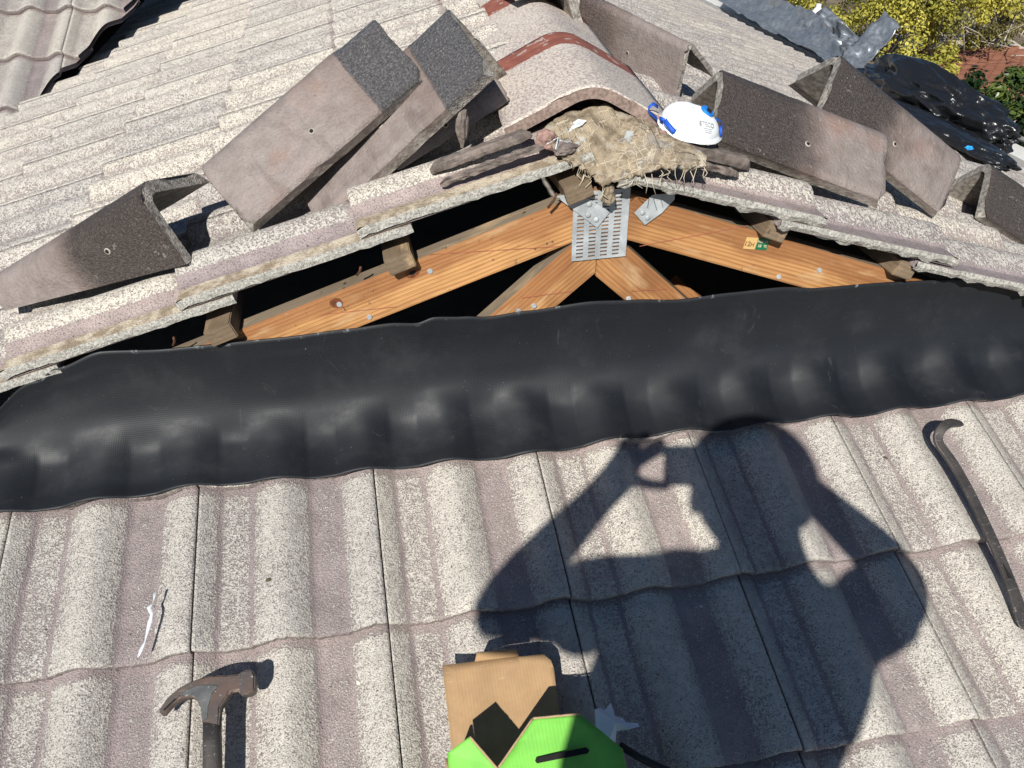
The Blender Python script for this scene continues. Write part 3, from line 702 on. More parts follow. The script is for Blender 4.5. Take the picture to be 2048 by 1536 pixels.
# ------------------------------------------------------------------ ridge caps
def cap_mesh(L, Wd, phi, th=.022, collar=0.0, seed=0, flare=0.0, rad=.042, chamf=.014, nl_=14):
    """axis +x from 0..L, apex at z=0, wings fall to both sides (+y and -y)"""
    half = phi / 2; sec = []
    # outer outline as arc length samples
    def section(off, s):
        pts = []
        rr_ = rad - off
        dy, dz = math.sin(half), -math.cos(half)        # direction down +y wing
        # tangent circle centre below apex
        dist = rad / math.sin(half); cz = -dist
        tl = rad / math.tan(half)
        start = tl
        cy_list = []
        n = 6
        for i in range(n + 1):
            d_ = Wd - (Wd - start) * i / n
            base = V((0, dy * d_, dz * d_)); nrm = V((0, math.cos(half), math.sin(half)))
            pts.append(base - nrm * off)
        m = 6
        a0 = math.pi / 2 - half
        for i in range(1, m):
            an = (half - math.pi / 2) * 0 + (math.pi / 2 - half) * (1 - 2 * i / m)
            pts.append(V((0, math.sin(an) * rr_, cz + math.cos(an) * rr_)))
        for i in range(n + 1):
            d_ = start + (Wd - start) * i / n
            base = V((0, -dy * d_, dz * d_)); nrm = V((0, -math.cos(half), math.sin(half)))
            pts.append(base - nrm * off)
        return pts
    bm = bmesh.new(); uvl = bm.loops.layers.uv.new('UVMap'); ain = bm.verts.layers.float.new('inner'); aen = bm.verts.layers.float.new('endface')
    xs_ = [0, .002] + [L * (i + .5) / nl_ for i in range(nl_)] + [L - .002, L]
    rows = []
    npt = len(section(0, 0))
    for x in xs_:
        so_ = section(0, x); si_ = section(th, x); row = []
        e = .0018 if (x in (0, L)) else 0
        cl = .004 * smooth(collar + .004, collar - .004, x / L * L) if collar else 0
        for k, p in enumerate(so_):
            nrm = V((0, p.y, p.z + .12)).normalized()
            q = p - nrm * (e + cl)
            xx = x
            edge = min(k, npt - 1 - k)
            if edge < 1 and (x < .02 or x > L - .02): xx = min(max(x, chamf if x < .02 else 0), L - (chamf if x > L - .02 else 0))
            w1 = fnoise((x * 30 + seed * 5, k * 1.3, seed)) * .0011
            jx = (fnoise((k * 1.7, seed * 3.3, x)) * .0035 + (.006 if fnoise((k * 2.9, seed * 1.7, x + 3)) > .32 else 0) * (1 if x == 0 else -1)) if x in (0, L) else 0
            cp = max(0, fnoise((x * 22 + seed * 3, k * .2, seed)) - .15) * .012 if edge == 0 else 0
            v = bm.verts.new((xx + jx, q.y * (1 - cp * 6), q.z + w1 + cp * .6)); v[ain] = 0; row.append(v)
        for k, p in enumerate(reversed(si_)):
            v = bm.verts.new((x, p.y + fnoise((x * 50, k, seed)) * .002, p.z + fnoise((x * 40, k, seed + 4)) * .002)); v[ain] = 1.0; row.append(v)
        rows.append(row)
    n2 = len(rows[0])
    for i in range(len(rows) - 1):
        for k in range(n2):
            f = bm.faces.new((rows[i][k], rows[i][(k + 1) % n2], rows[i + 1][(k + 1) % n2], rows[i + 1][k])); f.smooth = k < npt - 1 or (npt <= k < n2 - 1)
    for r_, flip in ((rows[0], False), (rows[-1], True)):
        for k in range(npt - 1):
            ev = []
            for vv_ in (r_[k], r_[n2 - 1 - k], r_[n2 - 2 - k], r_[k + 1]):
                nv = bm.verts.new(vv_.co + V((.0004 if flip else -.0004, 0, 0))); nv[aen] = 1.0; ev.append(nv)
            bm.faces.new(ev if not flip else ev[::-1])
    bmesh.ops.recalc_face_normals(bm, faces=bm.faces[:])
    for f in bm.faces:
        for lp in f.loops: lp[uvl].uv = (lp.vert.co.x / L, lp.vert.co.y)
    return bm2me(bm, 'ridge_cap')
def place_cap(label, a0, a1, b0, mat, phi=100, collar=0.0, seed=0, Wd=.162, group='loose ridge caps', L=None, lift=0.0, other=None, cut=None, rad=.042):
    a0, a1, b0 = V(a0), V(a1), V(b0)
    ax = (a1 - a0).normalized(); L = L or (a1 - a0).length
    wd = (b0 - a0); wd = (wd - ax * wd.dot(ax)).normalized()
    ph = math.radians(phi); n_ = ax.cross(wd)
    cands = [wd * math.cos(ph) + n_ * s * math.sin(ph) for s in (1, -1)]
    if other is not None: od = max(cands, key=lambda c: c.dot(V(other) - a0))
    else: od = max(cands, key=lambda c: (a0 + c * .15 - CAM).length)
    zl = -(wd + od).normalized(); yl = zl.cross(ax)
    me = cap_mesh(L, Wd, ph, collar=collar, seed=seed, rad=rad, th=.022 if rad > .03 else .012)
    mw = frame(a0 + V((0, 0, lift)), ax, yl, zl)
    if cut:
        inv = mw.inverted(); pa, pb = inv @ V(cut[0]), inv @ V(cut[1]); hy = 1 if wd.dot(yl) > 0 else -1
        pn = (pb - pa).cross(V((0, hy * math.cos(ph / 2), math.sin(ph / 2)))).normalized()
        if pn.dot(V((L * .5, 0, 0)) - pa) < 0: pn = -pn
        bm = bmesh.new(); bm.from_mesh(me)
        r = bmesh.ops.bisect_plane(bm, geom=bm.verts[:] + bm.edges[:] + bm.faces[:], plane_co=pa, plane_no=pn, clear_inner=True)
        bmesh.ops.holes_fill(bm, edges=[g for g in r['geom_cut'] if isinstance(g, bmesh.types.BMEdge)])
        bm.to_mesh(me); bm.free()
    o = meshobj('ridge_cap', me, mat, None, mw)
    tag(o, label, 'ridge cap', group)
    # screw hole near the middle of each visible wing
    hy = 1 if wd.dot(yl) > 0 else -1
    hf, hl = (.36, .30) if cut else (.62, .52)
    pos = V((L * hl, hy * math.sin(ph / 2) * Wd * hf, -math.cos(ph / 2) * Wd * hf)); nrm = V((0, hy * math.cos(ph / 2), math.sin(ph / 2)))
    bm = bmesh.new(); bmesh.ops.create_circle(bm, cap_ends=True, segments=12, radius=.0032)
    hm = bm2me(bm); q = nrm.to_track_quat('Z', 'Y').to_matrix().to_4x4()
    meshobj('screw_hole', hm, M_HOLE, o, Matrix.Translation(pos + nrm * .0012) @ q)
    bm = bmesh.new(); bmesh.ops.create_cone(bm, segments=12, radius1=.0060, radius2=.0038, depth=.0012)
    meshobj('chipped_rim', bm2me(bm), M_CHIP, o, Matrix.Translation(pos + nrm * .0010) @ q)
    return o
S_ = lambda y, v, n: slope(y, v, n, -1)
T_ = lambda y, v, n: slope(y, v, n, 1)
# fixed ridge row: apex line along +y
def fixed(y0, L, label, z=.572, x=.012, tilt=.0, collar=True):
    me = cap_mesh(L, .170, math.radians(124), th=.020, seed=int(y0 * 100), rad=.085, chamf=.004)
    m_ = frame(V((x, y0, z)), V((.10, .992, tilt)).normalized(), V((-.992, .10, 0)), V((0, 0, 1)))
    o = meshobj('ridge_cap', me, M_RIDGE, None, m_); return tag(o, label, 'ridge cap', 'ridge caps still bedded on the ridge')
fixed(.170, .40, 'bedded ridge cap with red band, its arched end open above the truss', .590, .026)
fixed(.535, .62, 'bedded ridge cap on the ridge, second from the open end', .580, .056)
fixed(1.06, .40, 'bedded ridge cap at the top edge of the picture', .568, .106)

place_cap('lone ridge cap with a sooty open end lying at the left edge', S_(.096, .722, .268), S_(.205, 1.075, .188), S_(.060, .714, .126), M_CAPDARK, 80, seed=1, L=.40, Wd=.20, other=S_(.184, .703, .202), cut=(S_(.060, .714, .122), S_(.164, 1.078, .122)))
place_cap('top ridge cap of the three leaning together, grey gritty collar end', (-.319, .398, .655), (-.639, .330, .431), S_(.163, .212, .229), M_CAPCOL, 105, collar=.088, seed=2, L=.40, other=S_(.419, .263, .241))
place_cap('middle ridge cap of the three leaning together, mostly covered, gritty collar', S_(.280, .138, .311), S_(.297, .496, .169), S_(.085, .094, .232), M_CAPCOL, 88, collar=.10, seed=3, L=.40, Wd=.214, other=S_(.33, .07, .166))
place_cap('lowest ridge cap of the three, only its long flank showing under the others', S_(.188, .098, .196), S_(.139, .312, .174), S_(.170, .104, .140), M_CAPPLAIN, 80, seed=4, L=.235, Wd=.064, other=S_(.30, .05, .17))
place_cap('ridge cap propped on the right of the ridge at the top of the picture', T_(.953, .150, .214), T_(.607, .321, .214), T_(.976, .197, .068), M_CAPDK2, 50, seed=5, L=.386, Wd=.165, rad=.016, other=T_(1.019, .284, .2))
place_cap('sooty ridge cap beside the white mask, open end facing left', T_(.228, .235, .222), T_(.163, .579, .222), T_(.096, .210, .110), M_CAPDARK, 105, seed=6, L=.36, Wd=.172, other=T_(.369, .261, .122))
place_cap('sooty ridge cap lying over the one beside the mask', T_(.341, .537, .318), T_(.274, .883, .228), T_(.237, .483, .188), M_CAPDARK, 95, seed=7, L=.37, Wd=.172, other=T_(.486, .54, .221))
place_cap('sooty ridge cap cut off by the right edge of the picture', T_(.457, 1.157, .22), T_(.383, 1.502, .16), T_(.347, 1.077, .10), M_CAPDARK, 85, seed=8, L=.37, Wd=.172, other=T_(.57, 1.16, .12))
place_cap('ridge cap end poking out behind the propped cap at the top', T_(1.05, .03, .24), T_(.80, .06, .235), T_(1.03, .14, .12), M_CAPDARK, 100, seed=9, L=.26, Wd=.14, other=S_(1.05, .1, .12))

# ------------------------------------------------------------------ mortar, scrim and flakes on the apex
def lump_bar(name, p0, p1, w_, h_, mat, label, cat, seed, up, group=None, amp=.0022, n=40, curve=0.0):
    p0, p1 = V(p0), V(p1); ax = (p1 - p0); L = ax.length; ax.normalize(); yv = up.cross(ax).normalized(); zv = ax.cross(yv)
    m = 12; v, f = [], []
    for i in range(n + 1):
        t = i / n; e = 1 - .55 * max(0, abs(t - .5) * 2 - .86) / .14
        for k in range(m):
            th = 2 * math.pi * k / m; c_, s_ = math.cos(th), math.sin(th)
            sg = lambda a: math.copysign(abs(a) ** .45, a)
            yy = sg(c_) * w_ / 2 * e; zz = (sg(s_) * .5 + .5) * h_ * e
            nn = fnoise((t * L * 55 + seed, k * .9, seed)) * amp + fnoise((t * L * 140, k * 2.1, seed)) * amp * .5
            v.append((t * L, yy + c_ * nn + curve * math.sin(math.pi * t), zz + s_ * nn))
    for i in range(n):
        for k in range(m): f.append((i * m + k, i * m + (k + 1) % m, (i + 1) * m + (k + 1) % m, (i + 1) * m + k))
    f.append(tuple(range(m - 1, -1, -1))); f.append(tuple(n * m + k for k in range(m)))
    o = meshobj(name, pyme(name, v, f, False), mat, None, frame(p0, ax, yv, zv))
    return tag(o, label, cat, group)
NLn = V((-math.sin(PB), 0, math.cos(PB))); NRn = V((math.sin(PB), 0, math.cos(PB)))
lump_bar('mortar_strip', S_(.062, .262, .108), S_(.036, .085, .112), .024, .017, M_MORTAR, 'long broken strip of brown bedding mortar left of the ridge apex', 'mortar', 1, NLn, 'broken mortar bedding')
lump_bar('mortar_strip', S_(.026, .255, .096), S_(.004, .075, .100), .014, .010, M_MORTAR, 'thin crumbled mortar ridge in front of the long left strip', 'mortar', 2, NLn, 'broken mortar bedding', .0045)
lump_bar('mortar_strip', T_(-.012, .060, .090), T_(.040, .262, .090), .030, .022, M_MORTAR, 'straight strip of grey bedding mortar in front of the white mask', 'mortar', 3, NRn, 'broken mortar bedding', .0016)
lump_bar('mortar_strip', T_(-.034, .085, .080), T_(.012, .235, .080), .014, .010, M_MORTAR, 'ragged thin mortar edge below the strip by the mask', 'mortar', 4, NRn, 'broken mortar bedding', .0045)
def rock(name, p, r, mat, label, cat, seed, sq=(1, 1, 1), group=None, sub=3):
    bm = bmesh.new(); bmesh.ops.create_icosphere(bm, subdivisions=sub, radius=1)
    for v in bm.verts:
        d = v.co.copy(); k = 1 + fnoise(d * 1.7 + V((seed, 0, 0))) * .45 + fnoise(d * 4.5 + V((0, seed, 0))) * .22
        v.co = V((d.x * sq[0], d.y * sq[1], d.z * sq[2])) * r * k
    o = meshobj(name, bm2me(bm, name), mat, None, Matrix.Translation(V(p)) @ Matrix.Rotation(seed * 1.3, 4, 'Z'))
    return tag(o, label, cat, group)
rock('mortar_lump', (-.058, .135, .506), .017, M_MORTAR2, 'round pinkish mortar lump left of the scrim', 'mortar', 1.0, (1, 1, .9))
rock('mortar_lump', (.133, .128, .502), .015, M_MORTAR2, 'pinkish mortar lump under the mask strap, right of the scrim', 'mortar', 2.0, (1, .9, .9))
rock('mortar_lump', (-.030, .118, .497), .020, M_MORTAR, 'flat brown mortar crumb at the left foot of the scrim', 'mortar', 3.0, (1.3, .9, .45))
rock('mortar_shard', S_(.105, .185, .150), .022, M_MORTAR, 'upright dark shard beside the lowest leaning ridge cap', 'mortar', 4.4, (.45, .45, 1.5))
def flake(p, r, seed, label, tilt=(0.3, 0.2)):
    n = 11; v = [(0, 0, fnoise((seed, 1, 1)) * r * .5)]; f = []
    for k in range(n):
        th = 2 * math.pi * k / n; rr_ = r * (.65 + .5 * fnoise((math.cos(th) * 2 + seed, math.sin(th) * 2, seed)) + .25 * ((k * 7 + int(seed)) % 3 - 1) * .6)
        v.append((math.cos(th) * rr_ * 1.35, math.sin(th) * rr_ * .8, fnoise((k * .9, seed, 3)) * r * .55))
    for k in range(n): f.append((0, 1 + k, 1 + (k + 1) % n))
    o = meshobj('sealant_flake', pyme('flake', v, f), M_FOIL, None, Matrix.Translation(V(p)) @ Matrix.Rotation(tilt[0], 4, 'X') @ Matrix.Rotation(tilt[1], 4, 'Y') @ Matrix.Rotation(seed, 4, 'Z'))
    m_ = o.modifiers.new('thick', 'SOLIDIFY'); m_.thickness = .0022
    return tag(o, label, 'debris', 'pale flakes of old sealant')
for i, (p, r, lb) in enumerate([((-.040, .128, .508), .020, 'pale crumpled flake on the left of the scrim, nearest the mortar strip'), ((-.012, .150, .523), .015, 'narrow pale flake on the upper left of the scrim'), ((.092, .165, .520), .020, 'pale flake high on the right of the scrim under the bedded cap'), ((.108, .130, .503), .017, 'grey flake in the middle right of the scrim'), ((.142, .115, .494), .021, 'bright white flake below the pink lump by the mask'), ((.172, .108, .478), .011, 'small white flake at the right end of the scrim')]):
    flake(p, r * 1.45, i * 2.3 + 1, lb, (.35 - .1 * i, .25 * (-1) ** i))
# scrim mat draped over the apex
topc = [(-.075, .150, .505), (-.045, .165, .518), (-.018, .18, .527), (.040, .20, .533), (.082, .19, .524), (.116, .17, .512), (.148, .14, .499), (.196, .112, .468)]
midc = [(-.050, .118, .489), (-.032, .122, .495), (-.010, .130, .500), (.043, .132, .501), (.080, .112, .505), (.108, .096, .504), (.140, .086, .497), (.192, .072, .480)]
botc = [(-.026, .108, .474), (-.012, .103, .466), (.002, .100, .454), (.028, .084, .436), (.066, .072, .453), (.098, .060, .467), (.130, .056, .472), (.190, .052, .472)]
def crv(c, t):
    t = t * (len(c) - 1); i = min(int(t), len(c) - 2); return V(c[i]).lerp(V(c[i + 1]), t - i)
v, f = [], []; nu, nv_ = 70, 36
for j in range(nv_ + 1):
    for i in range(nu + 1):
        a, b_ = i / nu, j / nv_
        A, B, D_ = crv(topc, a), crv(midc, a), crv(botc, a)
        p = (A.lerp(B, b_ * 2) if b_ < .5 else B.lerp(D_, b_ * 2 - 1))
        nz = .004 + fnoise((a * 7, b_ * 3, 2)) * .009 + fnoise((a * 20, b_ * 9, 7)) * .006 + fnoise((a * 60, b_ * 30, 1)) * .002
        p = p + V((0, -.45, .85)) * nz
        if j == nv_: p += V((0, 0, fnoise((a * 40, 3, 3)) * .010))
        v.append(p)
for j in range(nv_):
    for i in range(nu): a = j * (nu + 1) + i; f.append((a, a + 1, a + nu + 2, a + nu + 1))
scrim = empty('scrim_mat', (.045, .12, .48), 'tattered tan scrim and mortar mat draped over the apex of the truss', 'scrim')
so_ = V((.045, .12, .48))
o = meshobj('mat', pyme('mat', [p - so_ for p in v], f, True), M_SCRIM, scrim); m_ = o.modifiers.new('thick', 'SOLIDIFY'); m_.thickness = .006
fr = random.Random(5)
for k in range(26):
    a = fr.uniform(.12, 1.0); p = crv(botc, a) - so_ + V((0, -.004, fr.uniform(0, .006))); L = fr.uniform(.006, .026) * (1.4 if a > .6 else .8)
    meshobj('fibre', tube_me([p, p + V((fr.uniform(-.006, .006), -.004, -L * .5)), p + V((fr.uniform(-.012, .010), -.005, -L))], .0006, 5), M_FIBRE, scrim)
rock('fibre_knot', (.038, .088, .424), .013, M_SCRIM, 'knotted end of scrim hanging over the nail plate', 'scrim', 6.0, (.8, .8, 1.4))

# ------------------------------------------------------------------ respirator mask
M_MASK = simple('white_mask_felt', (.80, .83, .84), .85, 0, .02, 40, .15); M_BLUE = simple('blue_elastic', (.010, .085, .48), .6, 0, .1, 60); M_BLUE2 = simple('blue_valve_plastic', (.015, .19, .62), .4, 0, .08, 30); M_INK = simple('grey_ink', (.36, .36, .37), .7)
mk_o = V((.184, .150, .512)); zx = NRn.lerp(V((-.1, -.55, .8)), .35).normalized(); xx = V((.93, .15, -.35)); xx = (xx - zx * xx.dot(zx)).normalized(); yx = zx.cross(xx)
mask = empty('respirator_mask', mk_o, 'white cup respirator mask with blue straps and blue valve', 'mask'); mask.matrix_basis = frame(mk_o, xx, yx, zx) @ Matrix.Scale(.78, 4)
v, f = [], []; nr_, ns = 20, 48
def mask_pt(t, th):                     # t 0 top .. 1 rim
    r = math.sin(t * math.pi / 2) ** .9; z = math.cos(t * math.pi / 2) ** .95
    pinch = 1 - .10 * max(0, math.cos(th - 2.6)) * t
    return V((.072 * r * math.cos(th) * pinch + .010 * (1 - z), .058 * r * math.sin(th), .046 * z + .0022 * fnoise((r * math.cos(th) * 3, r * math.sin(th) * 3, 2))))
for j in range(nr_ + 1):
    for i in range(ns): v.append(mask_pt(max(.001, j / nr_), 2 * math.pi * i / ns))
for i in range(ns):
    p = mask_pt(1, 2 * math.pi * i / ns); v.append((p.x * 1.13, p.y * 1.13, p.z - .003))
for j in range(nr_ + 1):
    for i in range(ns): f.append((j * ns + i, (j + 1) * ns + i, (j + 1) * ns + (i + 1) % ns, j * ns + (i + 1) % ns))
o = meshobj('cup', pyme('cup', v, f, True), M_MASK, mask); m_ = o.modifiers.new('thick', 'SOLIDIFY'); m_.thickness = .002
def on_mask(t, th, out=0.0):
    p = mask_pt(t, th); a = mask_pt(t + .01, th) - p; b_ = mask_pt(t, th + .01) - p
    n = a.cross(b_).normalized()
    if n.z < 0: n = -n
    return p + n * out, n
vp, vn_ = on_mask(.30, -.15, .002)
q = vn_.to_track_quat('Z', 'Y').to_matrix().to_4x4()
bm = bmesh.new(); bmesh.ops.create_cone(bm, cap_ends=True, segments=32, radius1=.0165, radius2=.0150, depth=.007)
bmesh.ops.bevel(bm, geom=[e for e in bm.edges if e.calc_face_angle(0) > .8], offset=.0015, segments=2, affect='EDGES')
valve = meshobj('valve', bm2me(bm), M_BLUE2, mask, Matrix.Translation(vp) @ q)
for k in range(6): meshobj('valve_slot', box_me((0, 0, 0), (.0012, .012, .0012)), M_HOLE, valve, Matrix.Translation((-.009 + k * .0036, -.002, .0038)))
tp, tn = on_mask(.55, -1.25, .0006)
def basis(n, upv):
    y = (upv - n * upv.dot(n)).normalized(); return Matrix(((y.cross(n).x, y.x, n.x, 0), (y.cross(n).y, y.y, n.y, 0), (y.cross(n).z, y.z, n.z, 0), (0, 0, 0, 1)))
textobj('printed_name', 'SITECO', .0135, M_INK, mask, Matrix.Translation(tp) @ basis(tn, V((.15, .2, 1))), .0001)
for k in range(3):
    t2, n2_ = on_mask(.66 + k * .05, -1.25, .0005); meshobj('small_print', box_me((0, 0, 0), (.026 - k * .004, .0010, .0003)), M_INK, mask, Matrix.Translation(t2) @ basis(n2_, V((.15, .2, 1))))
def ribbon(pts, w_, wdir, mat, parent, name='strap', th=.0009):
    pts = [V(p) for p in pts]; v, f = [], []
    for i, p in enumerate(pts):
        wv = wdir[i] if isinstance(wdir, list) else wdir
        v += [p - wv * w_ / 2, p + wv * w_ / 2]
    for i in range(len(pts) - 1): f.append((2 * i, 2 * i + 1, 2 * i + 3, 2 * i + 2))
    o = meshobj(name, pyme(name, v, f, True), mat, parent); m_ = o.modifiers.new('t', 'SOLIDIFY'); m_.thickness = th; return o
def arc_on(t0, th0, t1, th1, out, n=14, bow=0.0): return [on_mask(t0 + (t1 - t0) * i / n, th0 + (th1 - th0) * i / n, out + bow * math.sin(math.pi * i / n))[0] for i in range(n + 1)]
ribbon(arc_on(.80, 3.35, .98, 4.25, .003, bow=.004), .0105, V((.55, .25, .8)).normalized(), M_BLUE, mask)
ribbon([on_mask(.97, 3.2, .002)[0], on_mask(.84, 3.15, .009)[0], on_mask(.80, 3.35, .004)[0]], .0075, V((.1, .5, .8)).normalized(), M_BLUE, mask)
c0 = V((.070, .010, .006)); ribbon([c0 + V((.016 * math.cos(a) + .012, .012 * math.sin(a) * .4, .011 * math.sin(a))) for a in [2 * math.pi * k / 24 for k in range(23)]], .007, V((-.2, .95, .25)).normalized(), M_BLUE, mask)
c0, cn = on_mask(.88, -.45, .003); cb = basis(cn, V((0, 0, 1))).to_3x3()
ribbon([c0 + cb @ V((.0105 * math.cos(a), .0100 * math.sin(a), .0015)) for a in [math.pi * (1.15 + 1.5 * k / 24) - 2.6 for k in range(23)]], .005, cn, M_BLUE, mask)
ribbon([V((-.064, .012, .004)), V((-.082, .022, .012)), V((-.090, .020, .022)), V((-.080, .026, .030)), V((-.060, .034, .020))], .008, V((.1, .75, .6)).normalized(), M_BLUE, mask)

# ------------------------------------------------------------------ tools and rubbish on the front slope
def worn_iron(name, c1, c2, rough=.42):
    n = NB(name); c = n.coord('Object')
    col = n.mix(n.step(n.noise(c, 28, 5, .65), .35, .65), c1, c2)
    col = n.mix(n.math('MULTIPLY', n.step(n.noise(c, 130, 4, .7), .64, .70), .8), col, (.42, .41, .39))
    sc_ = n.noise(n.coord('Object', scale=(1, 8, 1)), 60, 3, .6)
    col = n.mix(n.math('MULTIPLY', n.step(sc_, .64, .70), .5), col, (.36, .35, .34))
    return n.out(col, n.mix(n.noise(c, 40, 4), (rough - .12,) * 3, (rough + .22,) * 3), n.bump(n.noise(c, 90, 4), .25, .001), .35)
M_HAMMER = worn_iron('rusty_hammer_steel', (.135, .092, .074), (.088, .080, .076)); M_HAMMER2 = worn_iron('bare_hammer_steel', (.095, .10, .10), (.15, .155, .15)); M_BAR = worn_iron('worn_black_bar', (.050, .046, .044), (.085, .075, .068))
HAM = [(-0.726, -0.396), (-0.721, -0.402), (-0.711, -0.391), (-0.698, -0.383), (-0.688, -0.381), (-0.678, -0.383), (-0.672, -0.391), (-0.667, -0.403), (-0.665, -0.423), (-0.642, -0.431), (-0.641, -0.405), (-0.636, -0.397), (-0.63, -0.389), (-0.628, -0.385), (-0.614, -0.384), (-0.614, -0.389), (-0.595, -0.388), (-0.594, -0.366), (-0.598, -0.359), (-0.608, -0.359), (-0.617, -0.361), (-0.633, -0.36), (-0.65, -0.358), (-0.666, -0.358), (-0.682, -0.361), (-0.699, -0.368), (-0.714, -0.379)]
ham = empty('claw_hammer', low(-.65, -.40, 0), 'rusty one-piece claw hammer lying on the tiles at the lower left', 'hammer'); ham.matrix_basis = frame(low(-.65, -.40, 0), V((1, 0, 0)), LU, LN)
def lowprism(name, outline, z0, z1, mat, par, bev=.003, ox=-.65, oy=-.40):
    me = prism_me([(x - ox, y - oy) for x, y in outline], z1 - z0, bev)
    return meshobj(name, me, mat, par, Matrix.Translation((0, 0, z0)))
lowprism('head', HAM, .003, .026, M_HAMMER, ham, .0030)
lowprism('face', [(-.6135, -.3915), (-.595, -.3905), (-.5915, -.387), (-.591, -.366), (-.595, -.358), (-.610, -.3575), (-.6135, -.3615)], .0005, .0290, M_HAMMER, ham, .0035)
lowprism('cheek', [(-.701, -.3805), (-.688, -.3795), (-.677, -.3835), (-.670, -.392), (-.666, -.405), (-.6645, -.4195), (-.657, -.418), (-.6565, -.402), (-.652, -.385), (-.643, -.3745), (-.655, -.370), (-.672, -.369), (-.688, -.373)], .0245, .0268, M_HAMMER2, ham, .0008)
lowprism('claw_slot', [(-.719, -.3955), (-.7175, -.397), (-.702, -.3835), (-.7035, -.3825)], .0245, .0264, M_HOLE, ham, 0)
hp = []
def handle_me():
    pts = [(-.6535, -.415), (-.6525, -.45), (-.6500, -.52), (-.648, -.60), (-.646, -.68), (-.645, -.73)]
    v, f = [], []; m = 14
    for i, (x, y) in enumerate(pts):
        w_ = [.0125, .0128, .0132, .0150, .0165, .0165][i]; h_ = [.011, .0105, .010, .012, .013, .013][i]
        for k in range(m):
            th = 2 * math.pi * k / m; sg = lambda a: math.copysign(abs(a) ** .6, a)
            v.append((x + .65 + sg(math.cos(th)) * w_, y + .40, .015 + sg(math.sin(th)) * h_))
    for i in range(len(pts) - 1):
        for k in range(m): f.append((i * m + k, i * m + (k + 1) % m, (i + 1) * m + (k + 1) % m, (i + 1) * m + k))
    f.append(tuple(range(m))); f.append(tuple((len(pts) - 1) * m + k for k in range(m)))
    me = pyme('handle', v, f, True); bm = bmesh.new(); bm.from_mesh(me); bmesh.ops.recalc_face_normals(bm, faces=bm.faces[:]); bm.to_mesh(me); bm.free()
    return me
meshobj('handle', handle_me(), M_BAR, ham)
BAR = [(.745, -.086, .006), (.730, -.088, .012), (.712, -.091, .022), (.692, -.094, .030), (.675, -.102, .026), (.665, -.116, .017), (.667, -.134, .012), (.677, -.158, .010), (.679, -.215, .010), (.677, -.275, .010), (.674, -.371, .004), (.667, -.434, 0), (.657, -.484, -.004)]
pb = empty('pry_bar', low(.67, -.25, 0), 'worn dark pry bar with a hooked end on the tiles at the right', 'pry bar'); pb.matrix_basis = frame(low(.67, -.25, 0), V((1, 0, 0)), LU, LN)
v, f = [], []
bw = [.0050, .0085, .0098, .0095, .0095, .0095, .0098, .0100, .0100, .0100, .0100, .0115, .0150]; bt = [.0012, .0022, .0035, .0042, .0045, .0045, .0042, .004, .004, .004, .004, .0034, .0020]
P3 = [V((x - .67, y + .25, z)) for x, y, z in BAR]
for i, p in enumerate(P3):
    t = (P3[min(i + 1, len(P3) - 1)] - P3[max(i - 1, 0)]).normalized(); sd_ = t.cross(V((0, 0, 1))).normalized(); up_ = sd_.cross(t)
    for a, b_ in ((-1, -.7), (-.8, -1), (.8, -1), (1, -.7), (1, .7), (.8, 1), (-.8, 1), (-1, .7)): v.append(p + sd_ * a * bw[i] + up_ * b_ * bt[i] + V((0, 0, .0045)))
for i in range(len(P3) - 1):
    for k in range(8): f.append((i * 8 + k, i * 8 + (k + 1) % 8, (i + 1) * 8 + (k + 1) % 8, (i + 1) * 8 + k))
f.append(tuple(range(7, -1, -1))); f.append(tuple((len(P3) - 1) * 8 + k for k in range(8)))
o = meshobj('bar', pyme('bar', v, f, False), M_BAR, pb); o.modifiers.new('s', 'SUBSURF').levels = 1; o.modifiers['s'].render_levels = 2
for pl in o.data.polygons: pl.use_smooth = True
meshobj('nail_slot', prism_me([(-.0030, -.145), (.0030, -.145), (.0008, -.118), (-.0008, -.118)], .0005), M_HOLE, pb, Matrix.Translation((.001, .0, .0125)))
# cardboard box with green flaps
def card(name, c, flute=True, worn=.25):
    n = NB(name); cc = n.coord('Object'); x = n.sep(cc)[0]
    w_ = n.math('SINE', n.math('MULTIPLY', x, 1250.0))
    col = n.mix(n.step(n.noise(cc, 25, 4, .6), .3, .7), tuple(a * .86 for a in c), tuple(a * 1.06 for a in c))
    col = n.mix(n.math('MULTIPLY', n.step(n.noise(cc, 11, 5, .7), .55, .75), worn), col, (.36, .27, .17))
    scr = n.noise(n.coord('Object', scale=(1, 7, 1)), 26, 3, .6); col = n.mix(n.math('MULTIPLY', n.step(scr, .66, .74), worn), col, (.55, .50, .40))
    return n.out(col, n.mix(n.noise(cc, 18, 3), (.42,) * 3, (.7,) * 3) if not flute else .78, n.bump(n.math('ADD', w_, n.math('MULTIPLY', n.noise(cc, 12, 3), 6)), .14 if flute else .10, .0006), spec=.3)
M_CARD = card('brown_cardboard', (.37, .235, .122)); M_GREEN = card('green_printed_card', (.185, .53, .075), False, .10); M_EDGE = card('raw_card_edge', (.42, .29, .17))
boxr = empty('cardboard_box', low(-.23, -.60, 0), 'open cardboard carton with bright green flaps at the bottom of the picture', 'box'); boxr.matrix_basis = frame(low(-.23, -.60, 0), V((1, 0, 0)), LU, LN)
